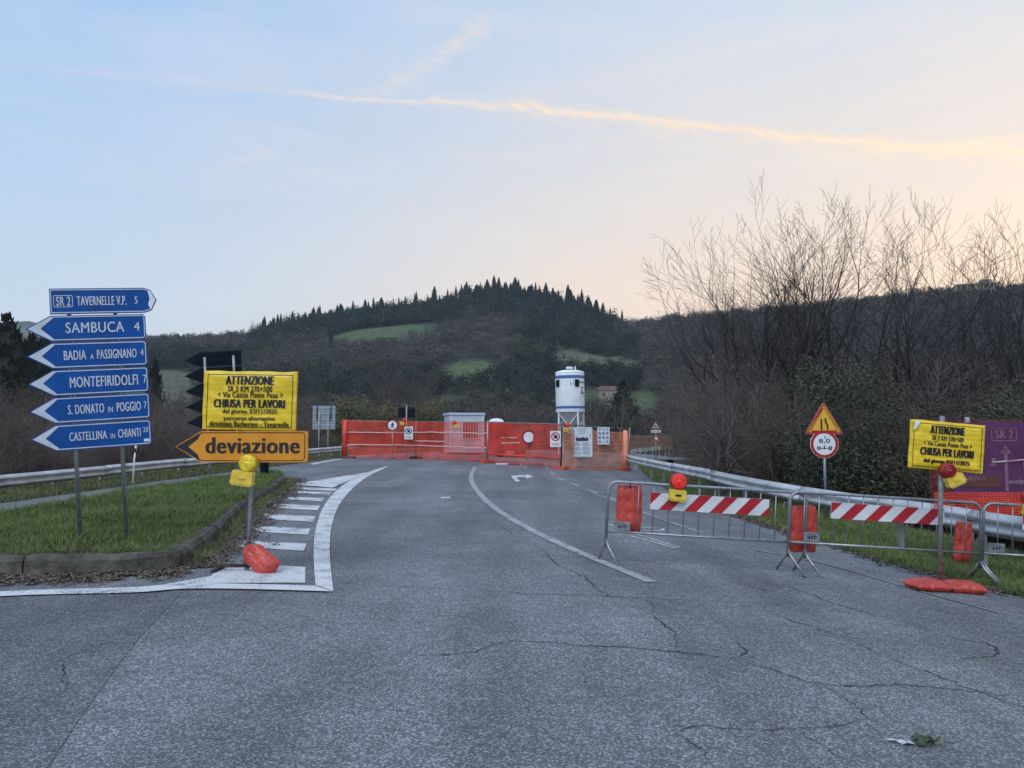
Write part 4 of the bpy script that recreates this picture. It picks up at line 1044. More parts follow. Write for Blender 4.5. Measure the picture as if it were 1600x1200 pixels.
redlit = mat('red_lens_lit', (.4,.012,.012), .2, 0, .2, 30, .4, 60); redface = mat('red_lens_face', (.9,.04,.03), .12, 0, .3, 22, .8, 50, rgb2=(.5,.01,.01), emit=((1,.03,.02), .09)); reddull = mat('red_lens_dull', (.3,.01,.014), .2, 0, .3, 22, .5, 60)
FACE = {'amber_lens': amberf, 'red_lens_lit': redface}

def sandbag(name, parent, w_, h_, t_, seed, m=redb, loc=(0,0,0), rot=(0,0,0), slump=0.0, neck=0.0):
    """cloth pillow in the local xz plane, thickness along y"""
    nx, nz = 34, 38; vs = []; m_ = MB()
    for s in (-1, 1):
        for j in range(nz+1):
            for i in range(nx+1):
                a = -1+2*i/nx; b = -1+2*j/nz; prof = max(0, (1-abs(a)**(3.2 if neck else 4.5)))**.6*max(0, (1-abs(b)**(3.4 if neck else 5)))**.6
                lowb = 1-slump*(b+1)/2*.7; wn = 1-.12*abs(b)**4-.1*(1-abs(b))*0+.04*N3(b*2, seed)
                if neck and b > .55: wn *= 1-neck*(b-.55)/.45
                x = a*w_/2*wn+.012*N3(b*5, seed+1, a); z = b*h_/2+.012*N3(a*4, seed+2)
                y = s*(t_/2*prof*lowb+ (.014*N3(a*1.8+seed, b*2.2, s*3)+.006*N3(a*6+b*3, b*3-a*4, seed)+.002*N3(a*15, b*13+seed))*min(1, prof*3))
                vs.append((x, y+.01*N3(a*2, b*2, seed), z))
    n1 = (nx+1)*(nz+1)
    f = lambda o_, i, j: o_+j*(nx+1)+i
    fs = [(f(0,i,j), f(0,i+1,j), f(0,i+1,j+1), f(0,i,j+1)) for j in range(nz) for i in range(nx)]+[(f(n1,i,j), f(n1,i,j+1), f(n1,i+1,j+1), f(n1,i+1,j)) for j in range(nz) for i in range(nx)]
    m_.add(vs, fs); return m_.build(name, m, parent, True, loc, rot)

# ---- deviation sign
D = 8.7; k = D/F; p = P(383, 893); t = thing('diversion_sign', 'orange arrow sign reading deviazione under a yellow notice, on a lamp post with red sandbag', 'road sign', (p.x, p.y, p.z)); k = p.y/F
m_ = MB(); m_.tube([(0,.05,.0),(.035,.05,1.0),(.055,.05,2.15)], .026, 14); m_.build('post', steel, t, True)
fx = lambda u: (u-383)*k
z0, z1 = 1.215, 1.565; po = [(fx(271), (z0+z1)/2), (fx(311), z0), (fx(470), z0), (fx(477), z0+.01), (fx(477), z1-.01), (fx(470), z1), (fx(311), z1)]
m_ = MB(); m_.prism(po, -.015, .012); bd = m_.build('arrow_board', orange, t)
m_ = MB(); bp_ = [(fx(271)+.03, (z0+z1)/2), (fx(311)+.01, z0+.014)]+rrect(fx(311)+.01, z0+.014, fx(473), z1-.014, .04)[0:12]+[(fx(311)+.01, z1-.014)]
b2 = inset(bp_, .009); n_ = len(bp_); m_.add([(x,-.0175,z) for x, z in bp_]+[(x,-.0175,z) for x, z in b2], [(q,(q+1)%n_,n_+(q+1)%n_,n_+q) for q in range(n_)]); m_.build('border', black, bd)
zc = (z0+z1)/2; m_ = MB(); m_.add([(fx(273),-.0185,zc),(fx(311)+.012,-.0185,z0+.016),(fx(311)-.13,-.0185,zc),(fx(311)+.012,-.0185,z1-.016)], [(0,1,2),(0,2,3)]); m_.v = [(fx(273),-.0185,zc),(fx(311)+.0,-.0185,z0+.014),(fx(306),-.0185,z0+.09),(fx(291),-.0185,zc),(fx(306),-.0185,z1-.09),(fx(311)+.0,-.0185,z1-.014)]; m_.f = [(0,1,2,3),(0,3,4,5)]; m_.build('arrow_tip', black, bd)
text_mb('deviazione', fx(318), zc-.075, fx(465), zc+.105, -.019, .035).build('lettering', black, bd)
wrap_notice(t, fx(385.5), 1.565+.342, .146*p.y/1.2, .665, R(.8), LINES, 3.3)
lamp(t, fx(388), 1.205, -.07, .1, amber, (fx(380), -.075, 1.04), R(8))
m_ = MB(); m_.box((fx(378),.05,.055), (.62,.035,.035)); m_.box((fx(341),.05,.03), (.035,.42,.035)); m_.box((fx(419),.05,.03), (.035,.42,.035)); m_.build('base_frame', rust, t)
m_ = MB(); m_.tube([(0,.05,.04),(0.01,.05,.24)], .034, 12); m_.build('socket', rust, t, True)
sb = sandbag('sandbag', None, .26, .47, .19, 4.4, loc=(p.x+.175, p.y-.04, p.z+.14), rot=(R(-16), R(-56), R(0)), neck=.75, slump=.45)
tag(sb, 'red sandbag slumped over the base frame of the deviation sign', 'sandbag')

# ---- right closure notice on its post
D = 9.1; k = D/F; p = A(1472, 900, D); gz = G(p.x); t = thing('closure_notice', 'yellow wrapped closure notice on a post before the middle crowd barrier, corner torn white', 'road sign', (p.x, D, gz)); zz = lambda v: CAM_H-(v-672)*k-gz; fx = lambda u: (u-1472)*k
m_ = MB(); m_.tube([(0,.05,0),(fx(1477),.05,1.0),(fx(1484),.05,zz(650))], .027, 14); m_.build('post', steel, t, True)
nb = wrap_notice(t, fx(1485.5), zz(697.5), 116*k, 75*k, R(4.8), LINES2, 8.1)
m_ = MB(); w_, h_ = 116*k, 75*k; ox, oz = fx(1485.5)-w_/2, zz(697.5)+h_/2; m_.add([(ox+.03,-.052,oz-.015),(ox+.1,-.052,oz-.012),(ox+.045,-.055,oz-.1),(ox+.01,-.055,oz-.13)], [(0,3,2,1)]); m_.build('torn_patch', whitep, nb)
lamp(t, fx(1478.5), zz(734.5), -.1, .09, reddull, (fx(1489), -.1, zz(749)), R(-24), bs=(.2,.09,.13))
m_ = MB(); m_.box((0,.05,.03), (.5,.04,.04)); m_.box((0,.05,.03), (.04,.5,.04)); m_.build('base_frame', rust, t)
for (u, v, rz, lab) in ((1449, 906, 6, 'red sandbag lying left of the right notice post'), (1505, 907, -5, 'red sandbag lying right of the right notice post')):
    q = A(u, v, 9.0); sb = sandbag('sandbag', None, .46, .34, .13, u*.1, loc=(q.x, 9.0+.0, G(q.x)+.055), rot=(R(90), R(3), R(rz))); tag(sb, lab, 'sandbag')
    if rz < 0: sb.scale = (.9, 1, .95)

# ---- crowd barriers
stripe_w = mat('reflective_white', (.62,.64,.68), .4, 0, .08, 5); stripe_r = mat('reflective_red', (.38,.01,.02), .4, 0, .12, 5)
BL, BH, BB = 2.27, 1.0, .385
def make_barrier(x, y, rot, label, BL, stripe=None, plate=None, missing=()):
    t = thing('crowd_barrier', label, 'barrier', (x, y, G(x)), rot, 'galvanised crowd barriers across the closed lane')
    r = .12; pts = []
    def arc(cx_, cz_, a0, a1):
        for q in range(7): a = R(a0+(a1-a0)*q/6); pts.append((cx_+r*math.cos(a), 0, cz_+r*math.sin(a)))
    pts.append((0,0,.2)); arc(r, BH-r, 180, 90); arc(BL-r, BH-r, 90, 0); pts.append((BL,0,.2))
    m_ = MB(); m_.tube(pts, .019, 10); m_.build('frame', steel, t, True)
    m_ = MB(); m_.tube([(0,0,BB),(BL,0,BB)], .015, 8); m_.build('bottom_rail', steel, t, True)
    n_ = 12
    for i in range(1, n_+1):
        if i in missing: continue
        m_ = MB(); xx = BL*i/(n_+1); m_.tube([(xx,0,BB),(xx,0,BH)], .0065, 6); m_.build('bar', steel, t, True)
    for xx in (.0, BL):
        for s, y2, dx in ((-1, .24, -.045), (1, -.24, .13)):
            m_ = MB(); m_.tube([(xx,0,.3),(xx+dx*.2,y2*.22,.21),(xx+dx,y2,.012)], .017, 8); m_.build('leg', steel if s > 0 else steel_dull, t, True)
    for zc_ in (.86, .56):
        m_ = MB(); m_.tube([(-.02,0,zc_),(-.07,0,zc_),(-.075,0,zc_-.06)], .006, 5); m_.build('hook', steel, t)
    if stripe:
        xa, xb, za, zb = stripe; m_ = MB(); m_.box(((xa+xb)/2, -.026, (za+zb)/2), (xb-xa, .012, zb-za)); bd = m_.build('striped_plank', stripe_w, t)
        h_ = zb-za; w_ = .155; sl_ = .19; xx = xa-sl_-.02; m_ = MB()
        while xx < xb:
            poly = [(xx, za), (xx+w_, za), (xx+w_+sl_, zb), (xx+sl_, zb)]
            def clip(pl, f_, ix):
                o = []
                for q in range(len(pl)):
                    a, b = pl[q], pl[(q+1) % len(pl)]; ia, ib = f_(a), f_(b)
                    if ia >= 0: o.append(a)
                    if ia*ib < 0: tt = ia/(ia-ib); o.append((a[0]+(b[0]-a[0])*tt, a[1]+(b[1]-a[1])*tt))
                return o
            pl = clip(poly, lambda q: q[0]-xa, 0); pl = clip(pl, lambda q: xb-q[0], 0) if len(pl) > 2 else pl
            if len(pl) > 2: m_.add([(a,-.0335,b) for a, b in pl], [tuple(range(len(pl)))])
            xx += w_*2.03
        m_.build('red_stripe', stripe_r, bd)
        m_ = MB()
        for xx in (xa+.12, xb-.12): m_.box((xx, -.002, zb-.05), (.03,.05,.1))
        m_.build('clip', steel_dull, bd)
    if plate:
        xx = plate; m_ = MB(); m_.box((xx, -.014, BB+.075), (.2,.006,.11)); pl = m_.build('name_plate', steel, t); m_ = text_mb('avr', xx-.055, BB+.05, xx+.06, BB+.09, -.0185, .03)
        arcp = [(xx-.02+.08*math.cos(R(a)), -.0185, BB+.06+.05*math.sin(R(a))) for a in range(150, 20, -13)]; m_.tube(arcp, .003, 4); m_.build('lettering', black, pl)
    return t
Db = 9.6; kb = Db/F
def barx(u): return (u-800)*kb
x1_, x2_, x3_ = barx(943), barx(1222), barx(1524); rt3 = (0, R(3.35), R(-.5))
b1 = make_barrier(x1_, Db, (0, R(3.4), 0), 'left crowd barrier with a striped plank carrying the lit red lamp', 2.46, (.52, 1.99, .69, .895), .19, (1,))
b2 = make_barrier(x2_, Db-.05, (0, R(3.5), R(0)), 'middle crowd barrier with a striped plank, behind the post of the yellow notice', 2.36, (.5, 1.89, .705, .9), .28)
b3 = make_barrier(x3_, Db, (0, R(3.4), R(-2)), 'right crowd barrier cut by the edge of the picture, purple board behind', 2.3, (.46, 1.95, .705, .9), .16)
lt = thing('warning_lamp', 'lit red warning lamp with yellow battery box on the top rail of the left barrier', 'lamp', (x1_+(1057-943)*kb, Db-.06, G(x1_)+BH-.06)); lamp(lt, 0, .02+.04, 0, .1, redlit, (-.02,-.02,-.11), R(5), bs=(.2,.1,.14))
lt = thing('warning_lamp', 'red lamp with yellow box on the right barrier at the right edge of the picture', 'lamp', (barx(1600), Db-.06, CAM_H-(775-672)*kb)); lamp(lt, 0, .0, 0, .1, redlit, (.0,-.02,-.17), R(5), bs=(.2,.1,.14))
def zpx(v): return CAM_H-(v-672)*kb
for (ua, ub, va, vb, yo, lab, sd_) in ((963,1003,758,830,.07,'red sandbag hung on the left end of the left barrier',1.0),(1230,1276,790,862,.08,'red sandbag hung over the joint of the left and middle barriers',2.0),(1489,1517,815,877,.08,'narrow red sandbag hung on the right end of the middle barrier',3.0)):
    cx_ = barx((ua+ub)/2); w_ = (ub-ua)*kb; h_ = (vb-va)*kb
    sb = sandbag('sandbag', None, w_*1.02, h_, .095, sd_*7, loc=(cx_, Db+yo, zpx((va+vb)/2)), rot=(0, R(2 if sd_ < 3 else 6), R(4)), slump=.75); tag(sb, lab, 'sandbag')
    st = MB(); st.tube([(0,-.02,h_/2-.03),(0,-.05,h_/2+.03),(0,-.03,h_/2+.06)], .008, 5); st.build('tie', black, sb)

# ---- triangle + eight tonne sign
def tri(cx_, cz_, s, r=.1): 
    hh = s*.866; c3 = [(cx_-s/2, cz_-hh/3), (cx_+s/2, cz_-hh/3), (cx_, cz_+2*hh/3)]; o = []
    for i in range(3):
        a, b, c_ = Vector(c3[i-1]), Vector(c3[i]), Vector(c3[(i+1) % 3]); p0 = b.lerp(a, r); p2 = b.lerp(c_, r)
        for q in range(5): t_ = q/4; w_ = p0*(1-t_)**2+b*2*t_*(1-t_)+p2*t_*t_; o.append((w_.x, w_.y))
    return o
def layered(parent, name, poly, layers, y=0):
    """layers: (inset, material); front faces step 2 mm"""
    m_ = MB(); m_.prism(poly, y-.01, y+.01); o = m_.build(name, layers[0][1], parent)
    for i, (ins_, mt_) in enumerate(layers[1:]):
        q = inset(poly, ins_) if ins_ else poly; m_ = MB(); m_.add([(a, y-.0125-.002*i, b) for a, b in q], [tuple(range(len(q)))]); m_.build('rim' if i % 2 == 0 and len(layers) > 2 and i < len(layers)-2 else 'face', mt_, o)
    return o
D = 16.5; k = D/F; p = A(1288, 700, D); gz = HT(p.x, D); t = thing('road_sign_post', 'post with a yellow narrow-road triangle over a round eight-tonne axle limit sign', 'road sign', (p.x, D, gz-.1), (0,0,R(-4))); zz = lambda v: CAM_H-(v-672)*k-gz+.1
m_ = MB(); m_.tube([(.02,.03,-.3),(0,.03,zz(640))], .032, 12); m_.build('post', steel, t, True)
zc = zz(628)-.8*.866*2/3*1.0; s_ = .82; tr = layered(t, 'warning_triangle', tri(0, zc, s_, .09), [(0, sigred), (.006, mat('pink_edge', (.55,.3,.3), .5)), (.014, sigred), (.085, sigyel)])
m_ = MB(); m_.box((-.055,-.02,zc-.02), (.034,.004,.24)); xx = .055
m_.prism([(xx-.0,zc-.14),(xx+.034,zc-.14),(xx+.034,zc-.03),(xx-.005,zc+.03),(xx-.005,zc+.11),(xx-.04,zc+.11),(xx-.04,zc+.02),(xx,zc-.04)], -.022, -.018); m_.build('symbol', black, tr)
zc = zz(694); rd = layered(t, 'axle_limit_disc', circle(0, zc, .295), [(0, whitep), (.006, sigred), (.065, whitep)], -.0)
m_ = text_mb('8,0', -.115, zc+.015, .115, zc+.115, -.017, .02); text_mb('t', -.005, zc+.125, .03, zc+.175, -.017, .04, into=m_)
m_.box((0,-.018,zc-.085), (.22,.003,.012)); m_.add([(-.02,-.0175,zc-.04),(.02,-.0175,zc-.04),(0,-.0175,zc-.07)], [(0,2,1)]); m_.box((0,-.018,zc-.03), (.01,.003,.03)); m_.box((0,-.018,zc-.085), (.04,.003,.03))
for x in (-.14,-.1,.1,.14): m_.box((x,-.018,zc-.085), (.026,.003,.08))
m_.build('symbol', black, rd)
# far warning signs
D = 52; k = D/F; p = A(1025, 700, D); gz = HT(p.x, D); t = thing('warning_sign_pair', 'two small far warning triangles one above the other on a post beyond the net fence', 'road sign', (p.x, D, gz)); zz = lambda v: CAM_H-(v-672)*k-gz
m_ = MB(); m_.tube([(0,.04,-.3),(0,.04,zz(658))], .035, 8); m_.build('post', steel_dull, t, True)
for zv, s_, sym in ((666, .66, 0), (686, .6, 1)):
    tr = layered(t, 'warning_triangle', tri(0, zz(zv), s_, .08), [(0, sigred), (.07, whitep)]); m_ = MB()
    if sym: m_.prism([(-.15,zz(zv)-.08),(.15,zz(zv)-.08),(.1,zz(zv)-.03),(.02,zz(zv)-.05),(-.08,zz(zv)+.02)], -.02, -.016)
    else: m_.box((0,-.018,zz(zv)), (.06,.004,.18)); m_.box((0,-.018,zz(zv)), (.13,.004,.06))
    m_.build('symbol', black, tr)
m_ = MB(); m_.box((0,-.0,zz(674)), (.66,.02,.16)); pl = m_.build('plate', whitep, t); m_ = MB()
for i in range(5): m_.box((-.22+i*.11,-.0115,zz(674)), (.07,.002,.06))
m_.build('print', black, pl)

# ---- covered blue-purple board, lower right
D = 11.4; k = D/F; purp = mat('covered_board_blue', (.03,.035,.17), .6, 0, .2, 2); ghost = mat('ghost_print', (.25,.2,.3), .6); olive = mat('ghost_olive', (.07,.07,.05), .6)
p = A(1489, 700, D); gz = HT(p.x, D); t = thing('covered_direction_board', 'large purple-blue direction board veiled by red netting at the right edge', 'road sign', (p.x, D, gz), (0,0,R(-6))); zz = lambda v: CAM_H-(v-672)*k-gz; fx = lambda u: (u-1489)*k
WB = 2.6; m_ = MB(); m_.box((WB/2, .02, (zz(660)+zz(775))/2), (WB, .03, zz(660)-zz(775))); bd = m_.build('board', purp, t)
for x in (.25, WB-.3):
    m_ = MB(); m_.tube([(x,.08,-.4),(x,.08,zz(652))], .035, 10); m_.build('post', steel_dull, t, True)
m_ = text_mb('SR 2', fx(1551), zz(685), fx(1578), zz(672), -.004, .03); bx = rrect(fx(1546), zz(689), fx(1583), zz(669), .02); b2 = inset(bx, .012); n_ = len(bx); m_.add([(x,-.006,z) for x, z in bx]+[(x,-.006,z) for x, z in b2], [(q,(q+1)%n_,n_+(q+1)%n_,n_+q) for q in range(n_)])
m_.box((fx(1566),-.004,zz(733)), (.05,.004,zz(700)-zz(766))); m_.add([(fx(1558),-.006,zz(708)),(fx(1574),-.006,zz(708)),(fx(1566),-.006,zz(695))], [(0,1,2)])
m_.box((fx(1577),-.0045,zz(752)), (.2,.004,.045)); m_.add([(fx(1585),-.006,zz(757)),(fx(1585),-.006,zz(746)),(fx(1594),-.006,zz(752))], [(0,2,1)])
m_.box((fx(1548),-.0045,zz(722)), (.05,.004,.12)); m_.add([(fx(1541),-.006,zz(727)),(fx(1553),-.006,zz(727)),(fx(1547),-.006,zz(718))], [(0,1,2)])
text_mb('FIRENZE', fx(1590), zz(731), fx(1640), zz(720), -.006, .03, into=m_); m_.build('lettering', ghost, bd)
m_ = MB(); m_.box((fx(1528),-.004,zz(751)), (fx(1556)-fx(1500), .004, zz(742)-zz(760))); m_.build('olive_panel', olive, bd); text_mb('SIENA', fx(1504), zz(750), fx(1536), zz(743), -.009, .02).build('lettering', ghost, bd)
m_ = MB(); m_.tube([(fx(1545),-.03,zz(722)),(fx(1600),-.03,zz(717)),(fx(1750),-.03,zz(712))], .012, 4); m_.build('tape', whitep, t)

def net(name, parent, origin, U, V, nu, nv, wu, wv, m, seed, amp=.03, curvebot=0):
    """orange net as real strands: U,V vectors spanning it, nu/nv cells"""
    U, V, O = Vector(U), Vector(V), Vector(origin); nn = U.cross(V).normalized()
    def pt(a, b):
        s = curvebot*math.sin(a*PI)*(1-b)
        return O+U*a+V*b+nn*(amp*N3(a*U.length*1.3, b*2, seed)+amp*.4*N3(a*U.length*5, b*5, seed+3))+V.normalized()*(.02*N3(a*U.length*1.5, b*3, seed+6)+s)
    mb = MB(); su = max(12, int(U.length*5)); sv = 8; Ud = U.normalized(); Vd = V.normalized()
    for j in range(nv+1):
        b = j/nv; vs = []
        for i in range(su+1):
            p_ = pt(i/su, b); vs += [p_-Vd*wu/2, p_+Vd*wu/2]
        mb.add(vs, [(2*i, 2*i+2, 2*i+3, 2*i+1) for i in range(su)])
    for i in range(nu+1):
        a = i/nu; vs = []
        for j in range(sv+1):
            p_ = pt(a, j/sv)-nn*.002; vs += [p_-Ud*wv/2, p_+Ud*wv/2]
        mb.add(vs, [(2*q, 2*q+1, 2*q+3, 2*q+2) for q in range(sv)])
    return mb.build(name, m, parent)
nr = mat('dark_red_net', (.26,.02,.03), .6)
net('netting', t, (-.35,-.06,zz(800)), (WB+.4,0,0), (0,0,zz(657)-zz(800)), 70, 44, .006, .006, nr, 2.2, .015)
net('netting', t, (-.32,-.09,zz(812)), (WB+.3,0,0), (0,0,zz(768)-zz(812)), 60, 14, .017, .012, netr, 6.2, .05)

# ================================================================== net fence across the road
FP_ = [P(535,716), P(650,717), P(762,723.5), P(876,733.5), P(982,735)]
DESC = ['leftmost net fence panel, with the no-pedestrians sign before it', 'second net fence panel from the left, in front of the site cabin', 'third net fence panel, with the round road-closed sign', 'rightmost net fence panel, paler orange, carrying the large white poster']
dgrey = mat('fence_steel', (.2,.2,.2), .5, .5)
for i in range(4):
    a, b = FP_[i], FP_[i+1]; d = b-a; Ln = d.length; rz = math.atan2(d.y, d.x); sl_ = math.asin(d.z/Ln)
    H1 = [2.05, 2.02, 1.98, 1.93][i]
    t = thing('site_fence_panel', DESC[i], 'fence', tuple(a), (0, -sl_, rz), 'site fence panels closing the road')
    r_ = .024
    m_ = MB(); m_.tube([(.04,0,.1),(.04,0,H1),(Ln-.04,0,H1-(.05 if i < 3 else 0)),(Ln-.04,0,.1),(.04,0,.14)], r_, 6); m_.build('frame', dgrey if i != 2 else steel, t)
    m_ = MB()
    for q in range(1, int(Ln/.12)): m_.tube([(q*.12,.01,.12),(q*.12,.01,H1-.02)], .003, 3, cap=False)
    for q in range(1, 10): m_.tube([(.04,.012,q*.2),(Ln-.04,.012,q*.2)], .003, 3, cap=False)
    stuff(m_.build('wire_mesh', dgrey, t))
    cm = netr if i < 3 else netp
    if i < 3: net('netting', t, (.02,-.03,.06 if i != 2 else .45), (Ln-.02,0,0), (0,0,H1-(.1 if i != 2 else .5)), int(Ln/.07), 30 if i != 2 else 24, .03, .013, cm, i*3+1, .05)
    else: net('netting', t, (.02,-.03,.02), (Ln-.02,0,-.02), (0,0,1.72), int(Ln/.07), 28, .034, .018, cm, 13, .05)
    if i == 0: net('netting', t, (.02,.05,.75), (Ln-.02,0,0), (0,0,.65), int(Ln/.07), 12, .03, .016, netr, 33, .05)
    if i == 2:
        net('netting', t, (.02,-.05,.08), (Ln-.02,0,0), (0,0,.4), int(Ln/.08), 6, .018, .014, netr, 44, .05)
        m_ = MB(); m_.tube([(q*Ln/12, -.09, .45+.03*N3(q*.7, 2)) for q in range(13)], .035, 6); m_.build('rolled_net', netr, t, True)
        net('netting', t, (.02,.06,1.0), (Ln*.3,0,0), (0,0,.95), int(Ln*.3/.07), 16, .036, .016, netr, 35, .05)
    if i < 2:
        for z in ((1.42, .74) if i == 0 else (1.45, .98, .74)):
            m_ = MB(); vs = []
            for q in range(21):
                z_ = z+.03*N3(q*.3, z*3, i); vs += [(Ln*q/20*(1 if z != .98 else .45), -.075, z_-.024), (Ln*q/20*(1 if z != .98 else .45), -.075, z_+.024)]
            m_.add(vs, [(2*q, 2*q+2, 2*q+3, 2*q+1) for q in range(20)]); m_.build('tape', tapew, t)
    m_ = MB()
    for xx in (.0,): m_.box((xx,0,.07), (.28,.7,.14))
    if i != 0: m_.build('foot_block', orangeblock if i > 1 else rust, t)
    for xx in ((0,) if i < 3 else (0, Ln)):
        m_ = MB(); m_.tube([(xx,-.02,.0),(xx,-.02,H1+.06)], .045 if i == 2 else .03, 8); m_.build('upright', [netr, dgrey, steel, rust][i] if xx == 0 else steel, t, True)
    if i == 0:
        m_ = MB(); m_.tube([(.15,-.08,.05),(.13,-.08,1.0),(.16,-.08,2.08)], [.1,.12,.1], 8); m_.build('wrapped_end_post', netr, t, True)
        m_ = MB(); m_.box((.2,-.05,.05), (1.0,.5,.1)); m_.build('foot_block', concrete, t)
    if i == 3:
        m_ = MB(); m_.tube([(Ln-.4,-.08,.05),(Ln-.35,-.1,1.0),(Ln-.38,-.08,1.85)], [.1,.14,.1], 8); m_.build('gathered_net', netp, t, True)
        m_ = MB(); m_.box((Ln-.4,-.1,.05), (.6,.3,.1)); m_.build('foot_block', orangeblock, t)

def flat_sign(name, label, u, v, D, w_, h_, base_m, cat='sign'):
    p = A(u, v, D); t = thing(name, label, cat, (p.x, D, p.z), (0,0,0)); m_ = MB(); m_.prism(rrect(-w_/2,-h_/2,w_/2,h_/2,.015,2), -.01, .008); b = m_.build('panel', base_m, t); return t, b
Yf = lambda u: interp([(q.x/q.y*F+800, q.y) for q in FP_], u)-.4
kf = lambda u: Yf(u)/F
# no pedestrians, on its own stand
u = 613; D = Yf(u)-.5; k = D/F; p = A(u, 700, D); gz = G(p.x); t = thing('no_pedestrians_sign', 'round red-rimmed no-pedestrians sign on a low tripod stand before the net', 'road sign', (p.x, D, gz)); zc = CAM_H+(672-664.5)*k-gz
m_ = MB(); m_.tube([(0,.03,.05),(0,.03,zc)], .022, 8); m_.build('post', steel_dull, t, True); m_ = MB(); m_.tube([(-.4,0,.03),(0,.03,.16),(.4,0,.03)], .025, 6); m_.tube([(0,.4,.03),(0,.03,.14)], .025, 6); m_.build('stand', orangeblock, t)
rimd = mat('sign_rim_dark_red', (.16,.008,.015), .4); rd = layered(t, 'sign_disc', circle(0, zc, .31), [(0, rimd), (.07, whitep)]); m_ = MB()
m_.prism(circle(.01, zc+.14, .032, 10), -.02, -.016)
m_.prism([(-.03,zc+.1),(.04,zc+.1),(.1,zc),(.08,zc-.01),(.045,zc+.04),(.03,zc-.03),(.08,zc-.17),(.04,zc-.17),(0,zc-.07),(-.06,zc-.17),(-.1,zc-.17),(-.03,zc-.02),(-.03,zc+.03),(-.08,zc-.03),(-.1,zc-.01)], -.02, -.016); m_.build('symbol', black, rd)
# no-access notices
for u, v, lab in ((638.5,676.5,'small white no-access notice with a blue hand disc on the left net panel'),(868,686,'small white no-access notice beside the round road-closed sign')):
    D = Yf(u); t, b = flat_sign('no_access_notice', lab, u, v, D, .46, .68, whitep); m_ = MB(); ring = circle(0,.1,.19,24); r2 = circle(0,.1,.14,24)
    m_.add([(x,-.0125,z) for x, z in ring]+[(x,-.0125,z) for x, z in r2], [(q,(q+1)%24,24+(q+1)%24,24+q) for q in range(24)]); m_.box((0,-.0135,.1), (.3,.002,.035), Matrix.Rotation(R(45),3,'Y')); m_.build('prohibition_ring', dblue if u < 700 else sigred, b)
    m_ = MB(); m_.prism([(-.07,.02),(.05,.02),(.09,.08),(.07,.16),(-.0,.2),(-.07,.14)], -.0145, -.0135); m_.build('hand_symbol', dblue, b)
    m_ = MB(); [m_.box((0,-.0125,-.2-.05*q), (.34-.06*q,.002,.02)) for q in range(2)]; m_.build('print', dblue if u < 700 else sigred, b)
# round road-closed sign
u = 826; D = Yf(u); p = A(u, 683, D); t = thing('road_closed_sign', 'round white road-closed sign with a thick dark red rim hung on the net', 'road sign', (p.x, D, p.z)); rd = layered(t, 'sign_disc', circle(0, 0, .31), [(0, rimd), (.075, whitep)])
m_ = MB(); m_.tube([(-.15,.03,.1),(-.15,.1,.1)], .015, 5); m_.tube([(.15,.03,.1),(.15,.1,.1)], .015, 5); m_.build('hook', steel_dull, t)
# poster with a photograph
u = 909.5; D = Yf(u)-.05; k = D/F; t, b = flat_sign('works_poster', 'large white site poster with a dark landscape photo, right of the silo legs', u, 690.5, D, 32*k, 46*k, mat('poster_white', (.62,.68,.76), .5))
w_, h_ = 32*k, 46*k; m_ = MB(); n_ = 16; tp = [(-w_*.3+w_*.6*q/n_, h_*.17-.04*math.sin(q/n_*PI)*-0-.05*abs(math.sin(q*.35))) for q in range(n_+1)]; m_.prism([(-w_*.3, h_*.03), (w_*.3, h_*.03)]+tp[::-1], -.0135, -.0115); m_.build('photo', mat('poster_photo', (.03,.035,.04), .5), b)
m_ = MB(); random.seed(4)
for r_ in range(16):
    z = -h_*.02-r_*h_*.026
    if r_ in (5, 11): continue
    for c_ in range(2):
        ww = w_*random.uniform(.25,.38); m_.box((-w_*.42+c_*w_*.45+ww/2,-.0115,z), (ww,.002,h_*.009))
for r_ in range(4): m_.box((.0,-.0115,h_*.44-r_*h_*.05), (w_*(.5-.07*r_),.002,h_*.012))
m_.box((-w_*.4,-.0115,h_*.36), (w_*.05,.002,h_*.04)); m_.box((w_*.38,-.0115,h_*.22), (w_*.07,.002,h_*.05)); m_.build('print', mat('poster_ink', (.12,.17,.25), .6), b)
u = 943; D = Yf(u); k = D/F; w_, h_ = 19*k, 27*k; t, b = flat_sign('safety_notice', 'blue and white safety notice with rows of round pictograms on the rightmost panel', u, 681, D, w_, h_, mat('poster_white', (0,0,0)))
m_ = MB(); m2 = MB()
for r_ in range(4):
    for c_ in range(3):
        cx_, cz_ = (c_-1)*w_*.31, h_*(.38-.24*r_)
        if r_ == 0: rg = circle(cx_, cz_, .05, 12); r2 = circle(cx_, cz_, .035, 12); m_.add([(x,-.0115,z) for x, z in rg]+[(x,-.0115,z) for x, z in r2], [(q,(q+1)%12,12+(q+1)%12,12+q) for q in range(12)]); m_.box((cx_,-.0115,cz_), (.08,.002,.012), Matrix.Rotation(R(45),3,'Y'))
        elif r_ < 3: m_.prism(circle(cx_, cz_, .055, 12), -.0125, -.011); m2.box((cx_,-.0135,cz_), (.04,.002,.025)) 
        elif c_ != 1: m_.prism(tri(cx_, cz_, .11, .1), -.0125, -.011)
m_.build('pictogram', dblue, b); m2.build('symbol', white, b)
# lamps on the net fence
for u, v, lit, lab in ((631,657,1,'red lamp with yellow box on top of the net fence right of the no-pedestrians sign'),(711,661,1,'red lamp with yellow box on the fence before the cabin window'),(886,665,1,'red lamp with yellow box on the fence top before the silo legs')):
    D = Yf(u)-.05; p = A(u, v, D); t = thing('warning_lamp', lab, 'lamp', tuple(p)); s = -1 if u == 711 else 1
    lamp(t, -s*.0+.03*s, .02, 0, .1, redlit, (-.1*s if u != 886 else -.06,0,-.16), R(8*s), bs=(.22,.12,.17))
